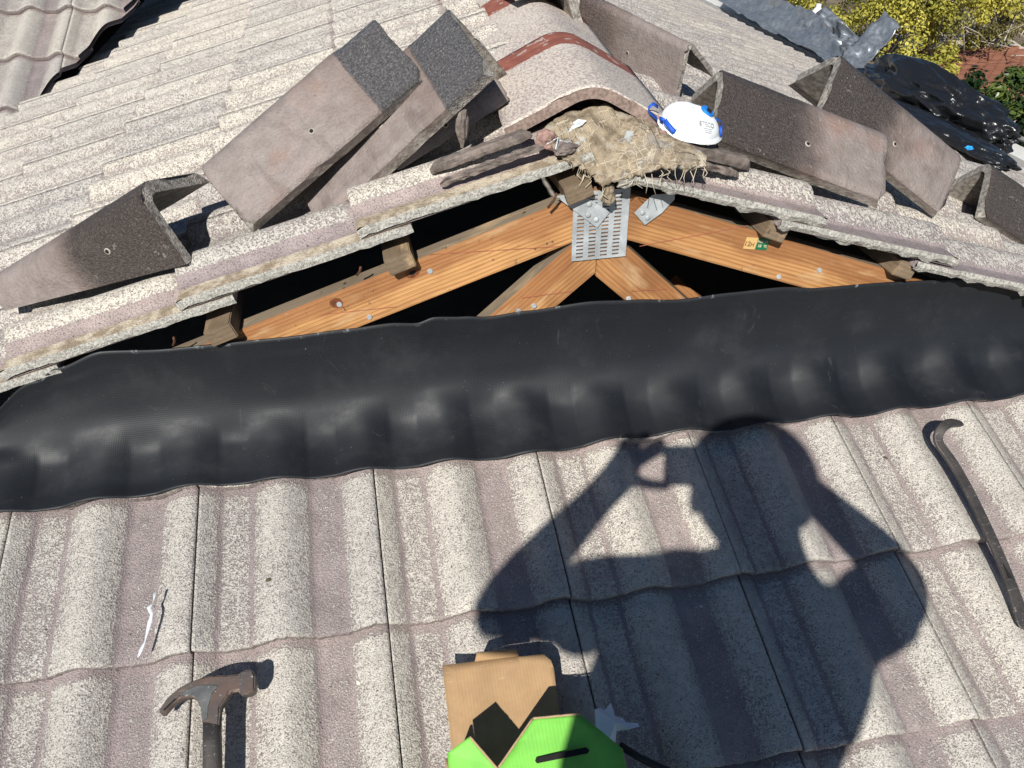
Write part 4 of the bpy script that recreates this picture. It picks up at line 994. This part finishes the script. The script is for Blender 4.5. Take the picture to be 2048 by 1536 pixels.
def panel(name, pts, mat, th=.0036, par=boxr, hole=None, bow=.0, seed=0):
    """flat card cut to an outline, slightly bowed, raw brown edge all round"""
    P_ = [V((x + .23, y + .60, z)) for x, y, z in pts]
    bm = bmesh.new(); vs_ = [bm.verts.new(p) for p in P_]; fc = bm.faces.new(vs_)
    if hole:
        bmesh.ops.triangulate(bm, faces=[fc])
    bmesh.ops.triangulate(bm, faces=bm.faces[:])
    for _ in range(3): bmesh.ops.subdivide_edges(bm, edges=bm.edges[:], cuts=1, use_grid_fill=True)
    if hole:
        H = [V((x + .23, y + .60)) for x, y in hole]; ex = (H[1] - H[0]).normalized(); L_ = (H[1] - H[0]).length; ey = V((-ex.y, ex.x))
        for _ in range(1): bmesh.ops.subdivide_edges(bm, edges=bm.edges[:], cuts=1, use_grid_fill=True)
        dead = [f_ for f_ in bm.faces if (lambda q: 0 < (q - H[0]).dot(ex) < L_ and abs((q - H[0]).dot(ey)) < .0042)(f_.calc_center_median().to_2d())]
        bmesh.ops.delete(bm, geom=dead, context='FACES')
    bm.normal_update()
    for v in bm.verts: v.co.z += fnoise((v.co.x * 16 + seed, v.co.y * 16, seed)) * .0025 + bow * fnoise((v.co.x * 7, v.co.y * 7, seed + 3))
    o = meshobj(name, bm2me(bm, name, True), [mat, M_EDGE], par); m_ = o.modifiers.new('t', 'SOLIDIFY'); m_.thickness = th; m_.offset = 0; m_.material_offset_rim = 1
    return o
panel('lid', [(-.317, -.396, .030), (-.262, -.3985, .031), (-.205, -.402, .033), (-.163, -.405, .034), (-.153, -.416, .034), (-.151, -.428, .033), (-.156, -.50, .027), (-.165, -.70, .006), (-.322, -.70, .004)], M_CARD, bow=.004, seed=1)
panel('lid_tab', [(-.268, -.3985, .0335), (-.264, -.390, .045), (-.205, -.3945, .048), (-.201, -.402, .0365)], M_CARD, .0030, seed=2)
panel('green_flap', [(-.331, -.540, .140), (-.299, -.526, .152), (-.285, -.548, .151), (-.270, -.570, .150), (-.268, -.66, .145), (-.334, -.66, .134)], M_GREEN, bow=.004, seed=3)
panel('green_flap', [(-.2695, -.570, .150), (-.241, -.544, .152), (-.214, -.519, .155), (-.150, -.524, .156), (-.126, -.548, .152), (-.103, -.572, .146), (-.105, -.69, .140), (-.2655, -.69, .143)], M_GREEN, bow=.005, seed=4)
panel('hand_slot', [(-.2195, -.5665, .1555), (-.2215, -.5700, .1555), (-.2195, -.5735, .1555), (-.152, -.5725, .1560), (-.148, -.5690, .1560), (-.152, -.5645, .1560)], M_HOLE, .0006, seed=4)
panel('side_wall', [(-.334, -.66, .132), (-.333, -.545, .138), (-.329, -.56, .008), (-.329, -.70, .002)], M_GREEN, seed=5)
panel('side_wall', [(-.103, -.572, .144), (-.105, -.69, .138), (-.150, -.70, .002), (-.148, -.54, .006)], M_GREEN, seed=6)
for pts_ in ([(-.300, -.5275, .1555), (-.2705, -.5715, .1535)], [(-.2690, -.5695, .1535), (-.2145, -.5185, .1580)], [(-.214, -.5187, .158), (-.150, -.5235, .159)]):
    a_, b_ = [V((x + .23, y + .60, z)) for x, y, z in pts_]
    meshobj('torn_edge', tube_me([a_.lerp(b_, k / 12) + V((0, 0, fnoise((k * .9, a_.x, 1)) * .002)) for k in range(13)], .0016, 6), M_EDGE, boxr)
# shredded strip and torn paper
M_PAPER = simple('white_tape_backing', (.62, .65, .68), .45, 0, .06, 60, .2); M_TISSUE = simple('torn_tissue', (.76, .76, .80), .8, 0, .06, 40, .4)
st = [(-.745, -.209, .004), (-.747, -.222, .002), (-.753, -.233, .004), (-.748, -.243, .003), (-.750, -.256, .004), (-.756, -.281, .0), (-.760, -.294, .002), (-.764, -.306, .001)]
wd_ = [V((.9, .2, .3)), V((.5, .1, .85)), V((.95, .1, -.3)), V((.8, .3, .5)), V((.9, .1, -.3)), V((.6, .1, .75)), V((.95, .1, .2)), V((.7, .1, .6))]
sp = ribbon([low(x, y, n + .003) for x, y, n in st], .0065, [w_.normalized() for w_ in wd_], M_PAPER, None, 'tape_strip', .0003)
tag(sp, 'twisted white strip of tape backing on the tiles above the hammer', 'tape strip')
pp = [(-.104, -.497), (-.094, -.495), (-.088, -.499), (-.078, -.492), (-.075, -.509), (-.066, -.516), (-.060, -.523), (-.046, -.526), (-.044, -.531), (-.062, -.533), (-.078, -.530), (-.083, -.545), (-.105, -.560), (-.108, -.525)]
v = [low(x, y, .035 + fnoise((x * 90, y * 90, 1)) * .014) for x, y in pp]; cen = sum((p for p in v), V()) / len(v); v.append(cen + LN * .006)
o = meshobj('torn_paper', pyme('paper', v, [(i, (i + 1) % len(pp), len(pp)) for i in range(len(pp))]), M_TISSUE); o.modifiers.new('t', 'SOLIDIFY').thickness = .0006
tag(o, 'torn scrap of white paper sticking out beside the green box', 'paper')
M_CORD = simple('black_cord', (.012, .012, .013), .5)
tag(meshobj('cord', tube_me([low(-.075, -.548, .02), low(-.05, -.568, .016), low(-.01, -.592, .006), low(.05, -.63, .004), low(.12, -.70, .002)], .0055, 10), M_CORD), 'black cord running from the green box over the shaded tiles', 'cord')
# litter
M_LEAF = simple('dry_leaf_bit', (.10, .075, .05), .9); M_CRUMB = simple('pale_crumb', (.62, .57, .48), .9)
lit = random.Random(11)
def bit(x, u, r, mat, nm, label, cat):
    o = rock(nm, low(x, u, tprof(x) + r * .3 - .022 * (((u - U0) % G1) / G1)), r, mat, label, cat, x * 31 + u * 17, (1, .7, .4), 'small litter on the front tiles', 1); return o
for (x, u, r, w_) in [(-.575, -.205, .006, 'dark bit of leaf on the tiles right of the twisted strip'), (.588, -.115, .005, 'dark speck on the tiles left of the pry bar hook')]: bit(x, u, r, M_LEAF, 'leaf_bit', w_, 'debris')
for (x, u, r, w_) in [(-.445, -.385, .0055, 'pale mortar crumb on the tiles right of the hammer head'), (.135, -.345, .005, 'pale crumb in the middle of the shadow'), (.165, -.495, .005, 'pale crumb low in the shadow'), (.30, -.52, .004, 'tiny pale crumb at the lower right edge of the shadow')]: bit(x, u, r, M_CRUMB, 'mortar_crumb', w_, 'debris')

# ------------------------------------------------------------------ lead, bag, gutter at the far eave
def sheetgrid(name, A, B, nu_, nv2, amp, mat, label, cat, seed, th=.003, par=None, arch=0.0):
    v, f = [], []
    def cv(c, t):
        t = t * (len(c) - 1); i = min(int(t), len(c) - 2); return V(c[i]).lerp(V(c[i + 1]), t - i)
    for i in range(nu_ + 1):
        for j in range(nv2 + 1):
            a, b_ = i / nu_, j / nv2
            p = cv(A, a).lerp(cv(B, a), b_); n = (cv(B, a) - cv(A, a)).cross(cv(A, min(1, a + .05)) - cv(A, max(0, a - .05))).normalized()
            k = fnoise((a * 5 + seed, b_ * 2, seed)) + .6 * abs(fnoise((a * 11 + seed, b_ * 4, 5))) + .35 * fnoise((a * 25, b_ * 10, seed))
            v.append(p + n * (k * amp + arch * math.sin(math.pi * b_)))
    for i in range(nu_):
        for j in range(nv2): a = i * (nv2 + 1) + j; f.append((a, a + 1, a + nv2 + 2, a + nv2 + 1))
    o = meshobj(name, pyme(name, v, f, True), mat, par); o.modifiers.new('t', 'SOLIDIFY').thickness = th
    return tag(o, label, cat)
sheetgrid('lead_sheet', [T_(6.2, 3.02, .16), T_(5.5, 2.98, .14), T_(4.85, 2.96, .13), T_(4.3, 2.96, .14), T_(3.9, 2.93, .15)], [T_(6.0, 3.10, .42), T_(5.3, 3.16, .36), T_(4.75, 3.16, .36), T_(4.35, 3.10, .27), T_(3.95, 3.0, .17)], 70, 18, .055, M_LEAD, 'long bent strip of grey lead lying along the far eave', 'lead sheet', 1.0, arch=.05)
sheetgrid('lead_sheet', [T_(4.0, 2.99, .12), T_(4.08, 3.12, .30), T_(4.16, 3.26, .53)], [T_(3.78, 3.04, .14), T_(3.86, 3.17, .30), T_(3.94, 3.28, .47)], 30, 16, .035, M_LEAD, 'upturned flap of grey lead standing against the yellow bushes', 'lead sheet', 2.0)
sheetgrid('lead_sheet', [T_(4.95, 3.12, .20), T_(4.5, 3.2, .16), T_(4.1, 3.16, .12)], [T_(4.75, 3.22, .42), T_(4.35, 3.28, .33), T_(4.02, 3.22, .30)], 44, 18, .10, M_LEAD, 'crumpled dark lead behind the long strip at the eave', 'lead sheet', 3.0)
M_BAG = NB('black_bin_bag'); _c = M_BAG.coord('Object'); _r = M_BAG.math('ABSOLUTE', M_BAG.math('SUBTRACT', M_BAG.noise(_c, 7, 4, .55, 1.2), .5)); _r2 = M_BAG.math('ABSOLUTE', M_BAG.math('SUBTRACT', M_BAG.noise(_c, 17, 3, .5, .8), .5)); M_BAG = M_BAG.out((.012, .013, .015), .30, M_BAG.bump(M_BAG.math('ADD', _r, M_BAG.math('MULTIPLY', _r2, .5)), .5, .02), 0, .6)
bm = bmesh.new(); bmesh.ops.create_icosphere(bm, subdivisions=6, radius=1)
for v in bm.verts:
    d = v.co.copy()
    cz = 1 - abs(fnoise(d * 2.1)) * 1.1; k = 1 + .22 * fnoise(d * 1.4 + V((4, 0, 0))) - .20 * abs(fnoise(d * 3.1 + V((0, 3, 0)))) - .06 * abs(fnoise(d * 6.3))
    e_ = V((d.x * 1.2, d.y * 3.4, d.z * 2.2)); k += -.22 * abs(fnoise(e_ * 1.1 + V((2, 2, 0)))) - .14 * abs(fnoise(e_ * 2.3 + V((7, 0, 1)))) + .10
    v.co = V((d.x * .56, d.y * .25, max(d.z, -.55) * .170)) * k
bag = meshobj('bin_bag', bm2me(bm, smooth=True), M_BAG, None, frame(T_(2.42, 2.52, .17), V((0, -1, 0)), V((math.cos(PB), 0, -math.sin(PB))) * -1, NRn))
tag(bag, 'crumpled black bin bag lying at the right eave', 'bin bag')
bm = bmesh.new(); bmesh.ops.create_icosphere(bm, subdivisions=5, radius=1)
for v in bm.verts:
    d = v.co.copy(); k = 1 + .2 * fnoise(d * 1.6 + V((9, 0, 0))) - .16 * abs(fnoise(d * 4 + V((0, 7, 0)))) - .07 * abs(fnoise(d * 9))
    v.co = V((d.x * .46, d.y * .17, max(d.z, -.4) * .05)) * k
tag(meshobj('plastic_sheet', bm2me(bm, smooth=True), M_BAG, None, frame(T_(1.95, 2.28, .12), V((.12, -1, 0)).normalized(), V((-.95, -.1, .3)).normalized(), NRn)), 'flat black plastic spread in front of the bin bag', 'plastic')
tag(rock('blue_tie', T_(1.30, 1.86, .15), .013, simple('bright_blue_plastic', (.02, .30, .75), .4), 'scrap of bright blue plastic at the foot of the black plastic', 'debris', 2.0, (1, .6, .6)), 'scrap of bright blue plastic at the foot of the black plastic', 'debris')
M_WHITE = simple('white_painted_metal', (.72, .72, .70), .45, 0, .05, 10)
bm = bmesh.new(); gl = 7.5
prof_g = [(0, 0), (.012, -.10), (.11, -.10), (.125, .005), (.120, .005), (.106, -.094), (.016, -.094), (.005, 0)]
g0 = V((2.96, .1, -.475))
vv = [[bm.verts.new((x, y, z)) for x, z in prof_g] for y in (0, gl)]
for k in range(8): bm.faces.new((vv[0][k], vv[0][(k + 1) % 8], vv[1][(k + 1) % 8], vv[1][k]))
bm.faces.new(vv[0]); bm.faces.new(vv[1])
bmesh.ops.recalc_face_normals(bm, faces=bm.faces[:])
tag(meshobj('gutter', bm2me(bm), M_WHITE, None, Matrix.Translation(g0)), 'white gutter along the right eave', 'gutter')
tag(meshobj('conduit', tube_me([(3.13, .2, -.455), (3.13, 4.2, -.455)], .014, 10), simple('grey_conduit', (.28, .28, .25), .6)), 'thin grey pipe running beside the white gutter', 'pipe')
# white jug on the eave
v, f = [], []; prf = [(.001, 0), (.040, 0), (.044, .01), (.044, .09), (.034, .125), (.016, .145), (.016, .165), (.001, .166)]
for r, z in prf:
    for k in range(20): v.append((r * math.cos(2 * math.pi * k / 20), r * math.sin(2 * math.pi * k / 20), z))
for i in range(len(prf) - 1):
    for k in range(20): f.append((i * 20 + k, i * 20 + (k + 1) % 20, (i + 1) * 20 + (k + 1) % 20, (i + 1) * 20 + k))
jug = empty('plastic_jug', (8.0, 13.2, -2.25), 'small white plastic jug among the bushes above the lead', 'jug')
meshobj('body', pyme('jug', [(x * 2.6, y * 2.6, z * 2.6) for x, y, z in v], f, True), M_WHITE, jug)
meshobj('stand', tube_me([(0, 0, -.9), (0, 0, .0)], .03, 10), M_GREYWOOD, jug)

# ------------------------------------------------------------------ garden
GZ = -3.0
def ground_mat():
    n = NB('garden_soil'); c = n.coord('Object', rand=False)
    col = n.mix(n.step(n.noise(c, 1.3, 6, .7), .35, .65), (.085, .060, .038), (.19, .145, .095))
    col = n.mix(n.step(n.noise(c, 9, 5, .7), .56, .66), col, (.30, .26, .19))
    col = n.mix(n.step(n.noise(c, .5, 4, .6), .5, .62), col, (.085, .10, .03))
    return n.out(col, .95, n.bump(n.noise(c, 12, 5), .7, .05))
tag(meshobj('ground', pyme('ground', [(-120, -120, GZ), (160, -120, GZ), (160, 160, GZ), (-120, 160, GZ)], [(0, 1, 2, 3)]), ground_mat()), None, None, None, 'structure')
path = tag(meshobj('brick_path', pyme('bed', [(9.2, 9.5, GZ + .004), (11.9, 9.5, GZ + .004), (14.6, 17.5, GZ + .004), (11.9, 17.5, GZ + .004)], [(0, 1, 2, 3)]), simple('path_mortar_bed', (.52, .45, .37), .95, 0, .2, 4)), None, None, None, 'structure')
def brick_mat():
    n = NB('red_paver'); c = n.coord('Object'); r = n.new('ShaderNodeObjectInfo').outputs['Random']
    col = n.mix(r, (.20, .075, .045), (.34, .145, .085)); col = n.mix(n.step(n.noise(c, 18, 4), .4, .7), col, (.24, .10, .06)); return n.out(col, .9, n.bump(n.noise(c, 40, 3), .4, .004))
BM_ = box_me((0, 0, .03), (.208, .094, .06), .006); BM_.materials.append(brick_mat())
br = random.Random(2); cnt = 0
for j in range(-2, 26):
    for i in range(-9, 9):
        x = 11.5 + i * .236 + (.118 if j % 2 else 0); y = 11.4 + j * .120
        X_, Y_ = x, y
        cx = 9.2 + (Y_ - 9.5) / 8 * 2.7
        if not (cx + .2 < X_ < cx + 2.5) or cnt >= 280: continue
        o = bpy.data.objects.new('brick', BM_); link(o, path); o.location = (X_, Y_, GZ - .012 + br.uniform(-.004, .004)); o.rotation_euler = (0, 0, br.uniform(-.02, .02)); cnt += 1
def leaf_mat(name, cols, rough=.5):
    n = NB(name); r = n.attr('tone')
    col = n.mix(n.step(r, 0, .55), cols[0], cols[1]); col = n.mix(n.step(r, .55, 1), col, cols[2])
    n.b.inputs['Subsurface Weight'].default_value = 0
    m = n.out(col, rough, spec=.3)
    tr = n.new('ShaderNodeBsdfTranslucent'); n.set(tr.inputs[0], col); mx = n.new('ShaderNodeMixShader'); mx.inputs[0].default_value = .22
    n.t.links.new(n.b.outputs[0], mx.inputs[1]); n.t.links.new(tr.outputs[0], mx.inputs[2]); n.t.links.new(mx.outputs[0], n.t.nodes['Material Output'].inputs[0])
    return m
M_YEL = leaf_mat('yellow_green_leaf', ((.11, .115, .016), (.40, .37, .060), (.58, .52, .11)))
M_OLI = leaf_mat('olive_leaf', ((.05, .055, .018), (.17, .16, .05), (.26, .22, .08)))
M_DGR = leaf_mat('glossy_dark_leaf', ((.012, .028, .010), (.035, .065, .022), (.11, .15, .03)), .3)
M_TWIG = simple('twig_bark', (.16, .125, .09), .9, 0, .3, 20)
def crown(seed, rad, n, leaf, clumps, aspect=1.9, flat=.75):
    rg = random.Random(seed); v, f, tn_ = [], [], []
    cl = []
    for k in range(clumps):
        while True:
            d = V((rg.uniform(-1, 1), rg.uniform(-1, 1), rg.uniform(-1, 1)))
            if .35 < d.length < 1: break
        cl.append((V((d.x * rad, d.y * rad, d.z * rad * flat)), rg.uniform(.16, .30) * rad, rg.random()))
    for k in range(n):
        c, r, tone = cl[rg.randrange(clumps)]
        d = V((rg.gauss(0, 1), rg.gauss(0, 1), rg.gauss(0, 1))).normalized() * r * rg.uniform(.45, 1.05)
        p = c + d; nrm = (d.normalized() + V((0, 0, .5)) + V((rg.gauss(0, .45), rg.gauss(0, .45), rg.gauss(0, .45)))).normalized()
        t = nrm.orthogonal().normalized(); t = (Matrix.Rotation(rg.uniform(0, 6.28), 3, nrm) @ t); b_ = nrm.cross(t)
        L = leaf * rg.uniform(.6, 1.25); w_ = L / aspect; i0 = len(v)
        v += [p - t * L * .5, p + b_ * w_ * .5 + nrm * L * .06, p + t * L * .5, p - b_ * w_ * .5 + nrm * L * .06]
        f.append((i0, i0 + 1, i0 + 2, i0 + 3)); tn_ += [min(1, max(0, tone * .78 + rg.random() * .3))] * 4
    me = pyme('crown', v, f); a = me.attributes.new('tone', 'FLOAT', 'POINT'); a.data.foreach_set('value', tn_)
    return me
def bush(label, p, rad, mat, seed, n=5200, leaf=.075, clumps=46, name='shrub', group='garden shrubs', flower=None, aspect=1.9):
    r = empty(name, (p[0], p[1], GZ), label, 'shrub', group)
    h = p[2] - GZ
    meshobj('foliage', crown(seed, rad, n, leaf, clumps, aspect), mat, r, Matrix.Translation((0, 0, h)))
    rg = random.Random(seed + 99)
    for k in range(7):
        e = V((rg.uniform(-.7, .7) * rad, rg.uniform(-.7, .7) * rad, h + rg.uniform(-.1, .6) * rad)); s0_ = V((rg.uniform(-.08, .08), rg.uniform(-.08, .08), 0))
        m1 = s0_.lerp(e, .5) + V((rg.uniform(-.1, .1), rg.uniform(-.1, .1), .1))
        meshobj('stem', tube_me([s0_, m1, e], [.025, .016, .006], 7), M_TWIG, r)
    return r
bush('yellow-green shrub behind the upturned lead flap', (9.9, 13.6, -2.0), 1.05, M_YEL, 1, 7000)
bush('big yellow-green shrub right of the lead flap', (10.6, 13.3, -1.85), 1.1, M_YEL, 2, 8000)
bush('low yellow-green shrub just above the black bag', (8.35, 10.6, -2.35), .62, M_YEL, 3, 4000, .065)
bush('shaded yellow-green shrub above the middle of the lead strip', (9.3, 15.2, -2.1), 1.15, M_YEL, 4, 6500)
bush('yellow-green shrub in the corner left of the white jug', (8.9, 17.0, -2.1), 1.2, M_OLI, 5, 6000)
bush('olive leafy shrub beyond the brick path', (12.7, 14.8, -2.3), .95, M_OLI, 6, 6500, .07)
bush('yellowish shrub in the top right corner', (15.2, 17.0, -1.9), 1.3, M_YEL, 7, 6500, .08)
bush('sparse olive shrub at the edge of the brick path', (8.85, 10.2, -2.62), .40, M_OLI, 8, 1800, .055, 30)
cam_b = bush('dark glossy shrub with a red flower at the right edge', (8.3, 8.6, -2.28), .66, M_DGR, 9, 4600, .105, 44, 'camellia_shrub', aspect=2.0)
bm = bmesh.new(); rg = random.Random(4)
for k in range(16):
    a = k * 2.4; t = k / 16; d = V((math.cos(a), math.sin(a), .35 + .9 * (1 - t))).normalized(); sd_ = d.cross(V((0, 0, 1))).normalized(); R_ = .035 + .03 * t
    q = [bm.verts.new(d * .005), bm.verts.new(d * R_ + sd_ * .028), bm.verts.new(d * R_ * 1.3), bm.verts.new(d * R_ - sd_ * .028)]; bm.faces.new(q)
meshobj('flower', bm2me(bm), simple('red_petal', (.62, .035, .05), .5), cam_b, Matrix.Translation((-.12, -.66, .86)))
# bare twigs heap
tw = empty('twig_heap', (11.6, 13.4, GZ), 'heap of bare pale twigs above the brick path', 'twigs')
rg = random.Random(8); MT = simple('pale_bare_twig', (.42, .37, .30), .9)
for k in range(34):
    a = V((rg.uniform(-.7, .9), rg.uniform(-.8, .8), rg.uniform(.2, 1.0))); d = V((rg.uniform(-1, 1), rg.uniform(-1, 1), rg.uniform(-.2, .9))).normalized() * rg.uniform(.5, 1.4)
    meshobj('twig', tube_me([a, a + d * .5 + V((0, 0, .06)), a + d], [.012, .009, .004], 5), MT, tw)

# ------------------------------------------------------------------ the person taking the picture (behind the camera, casting the shadow)
M_SKIN = simple('skin', (.42, .26, .19), .6, 0, .06, 30); M_SHIRT = simple('navy_shirt', (.035, .05, .09), .9, 0, .1, 30, .2); M_TROUS = simple('grey_work_trousers', (.09, .09, .085), .9, 0, .12, 30, .2); M_BOOT = simple('brown_boot', (.09, .055, .03), .7); M_HAIR = simple('dark_hair', (.03, .022, .016), .8, 0, .3, 120, .5)
BK = -SUN_DIR * .036
def skin(name, verts, edges, mat, parent, root=0, sub=2):
    me = bpy.data.meshes.new(name); me.from_pydata([tuple(v[0]) for v in verts], edges, [])
    t = bpy.data.objects.new('tmp', me); COL.objects.link(t)
    t.modifiers.new('skin', 'SKIN').use_smooth_shade = True; ss = t.modifiers.new('sub', 'SUBSURF'); ss.levels = sub; ss.render_levels = sub
    for i, v in enumerate(verts):
        r = v[1]; me.skin_vertices[0].data[i].radius = (r, r) if not isinstance(r, tuple) else r
        me.skin_vertices[0].data[i].use_root = (i == root)
    dg = bpy.context.evaluated_depsgraph_get(); dg.update(); m2 = bpy.data.meshes.new_from_object(t.evaluated_get(dg)); bpy.data.objects.remove(t)
    m2.materials.clear(); m2.materials.append(mat)
    return meshobj(name, m2, None, parent)
pv, pe, idx = [], [], {}
def jv(n, p, r, par=None, bk=False):
    idx[n] = len(pv); pv.append((V(p) + (BK if bk else V((0, 0, 0))), r))
    if par: pe.append((idx[par], idx[n]))
jv('pelvis', (-.44, -1.60, .42), .165); jv('belly', (-.462, -1.565, .68), .165, 'pelvis'); jv('chest', (-.388, -1.540, .80), .140, 'belly'); jv('neck0', (-.360, -1.515, .925), .072, 'chest')
jv('neck', (-.338, -1.490, .985), .058, 'neck0'); jv('headb', (-.366, -1.435, 1.033), .095, 'neck'); jv('head', (-.340, -1.400, 1.065), .112, 'headb'); jv('headt', (-.330, -1.352, 1.098), .085, 'head')
jv('chin', (-.424, -1.449, .999), .034, 'headb')
for s, n in ((0, 'L'), (1, 'R')):
    sh = [(-.513, -1.488, .925), (-.2257, -1.5741, .885)][s]; el = [(-.8142,-1.4691,.9114),(0.0,-1.4014,.7741)][s]; wr = [(-.5495, -1.2485, .9508), (-.1768, -1.2963, .9503)][s]; ha = [(-.5013, -1.1965, .9528), (-.2052, -1.2359, .9467)][s]
    jv('sh' + n, sh, .068, 'chest'); jv('el' + n, el, .043, 'sh' + n); jv('fo' + n, V(el).lerp(V(wr), .3), .048, 'el' + n); jv('wr' + n, wr, .032, 'fo' + n, False); jv('ha' + n, ha, (.036, .030), 'wr' + n, True)
F = {'f1': [(-.4914, -1.1557, .9594), (-.4769, -1.1305, .9646), (-.4537, -1.1203, .964)], 'f2': [(-.4699, -1.1583, .9584), (-.4517, -1.1315, .9642), (-.4208, -1.1191, .9645)], 'f3': [(-.4559, -1.1671, .9551), (-.4346, -1.1468, .9584), (-.3979, -1.1328, .9575)], 'f4': [(-.462, -1.178, .9535), (-.4287, -1.1597, .9535), (-.3943, -1.1465, .9523)], 'th': [(-.4815, -1.2129, .9376), (-.4521, -1.2213, .9309), (-.4146, -1.2249, .9259)]}
for n, ps in F.items():
    pr_ = 'haL'
    for k, p in enumerate(ps): jv(n + 'L%d' % k, V(p) + RIGHT * .006, [.0120, .0105, .0085][k], pr_, True); pr_ = n + 'L%d' % k
for k, (n, a, b_, c) in enumerate([('f1', (.026, -.012, -.012), (.004, -.034, .000), (-.020, -.030, .006)), ('f2', (.012, -.020, -.012), (-.008, -.034, .002), (-.030, -.028, .008)), ('f3', (-.006, -.022, -.010), (-.022, -.030, .004), (-.040, -.024, .010)), ('f4', (-.012, -.014, -.010), (-.030, -.018, .004), (-.046, -.012, .010)), ('th', (-.008, .022, -.010), (-.028, .034, .0), (-.050, .036, .006))]):
    base = CAM + RIGHT * .172 + DOWN * .030 - FWD * .030; pr_ = 'haR'
    for j, d in enumerate((a, b_, c)):
        p = base + RIGHT * d[0] + DOWN * d[1] + FWD * d[2] * .4
        jv(n + 'R%d' % j, p, [.0095, .0085, .007][j], pr_, False); pr_ = n + 'R%d' % j
for s, n, hx in ((-1, 'L', -.52), (1, 'R', -.335)):
    zf = (-1.66 if s < 0 else -1.69) * math.tan(PA)
    jv('hip' + n, (-.43 + s * .085, -1.60, .34), .10, 'pelvis'); jv('knee' + n, (hx, -1.545, -.08), .060, 'hip' + n); jv('calf' + n, (hx, -1.60, -.25), .058, 'knee' + n); jv('ank' + n, (hx, -1.665, zf + .10), .040, 'calf' + n); jv('toe' + n, (hx - .01 + s * .02, -1.54, -1.52 * math.tan(PA) + .045), .036, 'ank' + n)
person = empty('person', (-.43, -1.66, -.63), 'person in a dark shirt photographing the roof, only the shadow shows', 'person'); PO = V((-.43, -1.66, -.63))
def sub_skin(name, names, extra, mat, cutp=None):
    ids = {n: i for i, n in enumerate(names)}; inv = {idx[n]: n for n in names}
    vv = [(pv[idx[n]][0] - PO, (pv[idx[n]][1] + (extra if not n.startswith('sh') else .012)) if not isinstance(pv[idx[n]][1], tuple) else pv[idx[n]][1]) for n in names]
    ee = [(ids[inv[a]], ids[inv[b_]]) for a, b_ in pe if a in inv and b_ in inv]
    return skin(name, vv, ee, mat, person)
body = sub_skin('body', list(idx), 0.0, M_SKIN)
pv_keep = list(pv)
mid = {}
for n in 'LR':
    pv.append((pv[idx['sh' + n]][0].lerp(pv[idx['el' + n]][0], .72), .046)); idx['sl' + n] = len(pv) - 1; pe.append((idx['sh' + n], idx['sl' + n]))
sub_skin('shirt', ['pelvis', 'belly', 'chest', 'neck0', 'shL', 'slL', 'shR', 'slR'], .030, M_SHIRT)
sub_skin('trousers', ['pelvis', 'hipL', 'kneeL', 'calfL', 'ankL', 'hipR', 'kneeR', 'calfR', 'ankR'], .014, M_TROUS)
for n in 'LR':
    skin('boot', [(pv[idx['ank' + n]][0] - PO - V((0, .02, .02)), .052), (pv[idx['ank' + n]][0] - PO - V((0, .02, .055)), .050), (pv[idx['toe' + n]][0] - PO, .044), (pv[idx['toe' + n]][0] - PO + V((0, .06, .022)), .036)], [(0, 1), (1, 2), (2, 3)], M_BOOT, person)
hd = V((-.338, -1.400, 1.066)) - PO
bm = bmesh.new(); bmesh.ops.create_uvsphere(bm, u_segments=28, v_segments=18, radius=1)
for v in bm.verts: v.co = V((v.co.x * .124, v.co.y * .130, v.co.z * .120 if v.co.z > 0 else v.co.z * .07))
meshobj('hair', bm2me(bm, smooth=True), M_HAIR, person, Matrix.Translation(hd + V((.004, -.012, .014))))
for s in (-1, 1): 
    bm = bmesh.new(); bmesh.ops.create_uvsphere(bm, u_segments=12, v_segments=8, radius=.012)
    meshobj('eye', bm2me(bm, smooth=True), simple('eye_white', (.75, .74, .72), .3), person, Matrix.Translation(hd + V((-.030 + s * .034, .090 - abs(s - .2) * .004, -.020))))
    bm = bmesh.new(); bmesh.ops.create_uvsphere(bm, u_segments=12, v_segments=8, radius=1)
    for v in bm.verts: v.co = V((v.co.x * .010, v.co.y * .020, v.co.z * .030))
    meshobj('ear', bm2me(bm, smooth=True), M_SKIN, person, Matrix.Translation(hd + V((s * .104, .0, -.025))))
meshobj('nose', tube_me([hd + V((-.035, .095, -.018)), hd + V((-.042, .118, -.045)), hd + V((-.040, .105, -.054))], [.008, .014, .008], 10), M_SKIN, person)
meshobj('mouth', tube_me([hd + V((-.070, .082, -.078)), hd + V((-.046, .094, -.080)), hd + V((-.020, .088, -.078))], [.003, .006, .003], 8), simple('lips', (.40, .17, .14), .5), person)
# phone
M_PHONE = simple('phone_body', (.03, .03, .034), .3); M_GLASS = simple('phone_screen', (.01, .011, .013), .1)
po = CAM - FWD * .012; phn = empty('phone', po, 'phone held up in both hands of the person taking the picture', 'phone')
phn.matrix_basis = frame(po, RIGHT, -DOWN, -FWD)
meshobj('case', box_me((.050, -.022, .004), (.150, .076, .008), .0028), M_PHONE, phn); meshobj('screen', box_me((.050, -.022, .0083), (.142, .069, .0006)), M_GLASS, phn)
for dx, dy in ((0, 0), (0, -.022), (.019, -.011)):
    bm = bmesh.new(); bmesh.ops.create_cone(bm, cap_ends=True, segments=24, radius1=.0075, radius2=.0075, depth=.0024); meshobj('lens_ring', bm2me(bm), M_GLASS, phn, Matrix.Translation((dx, dy, -.0012)))
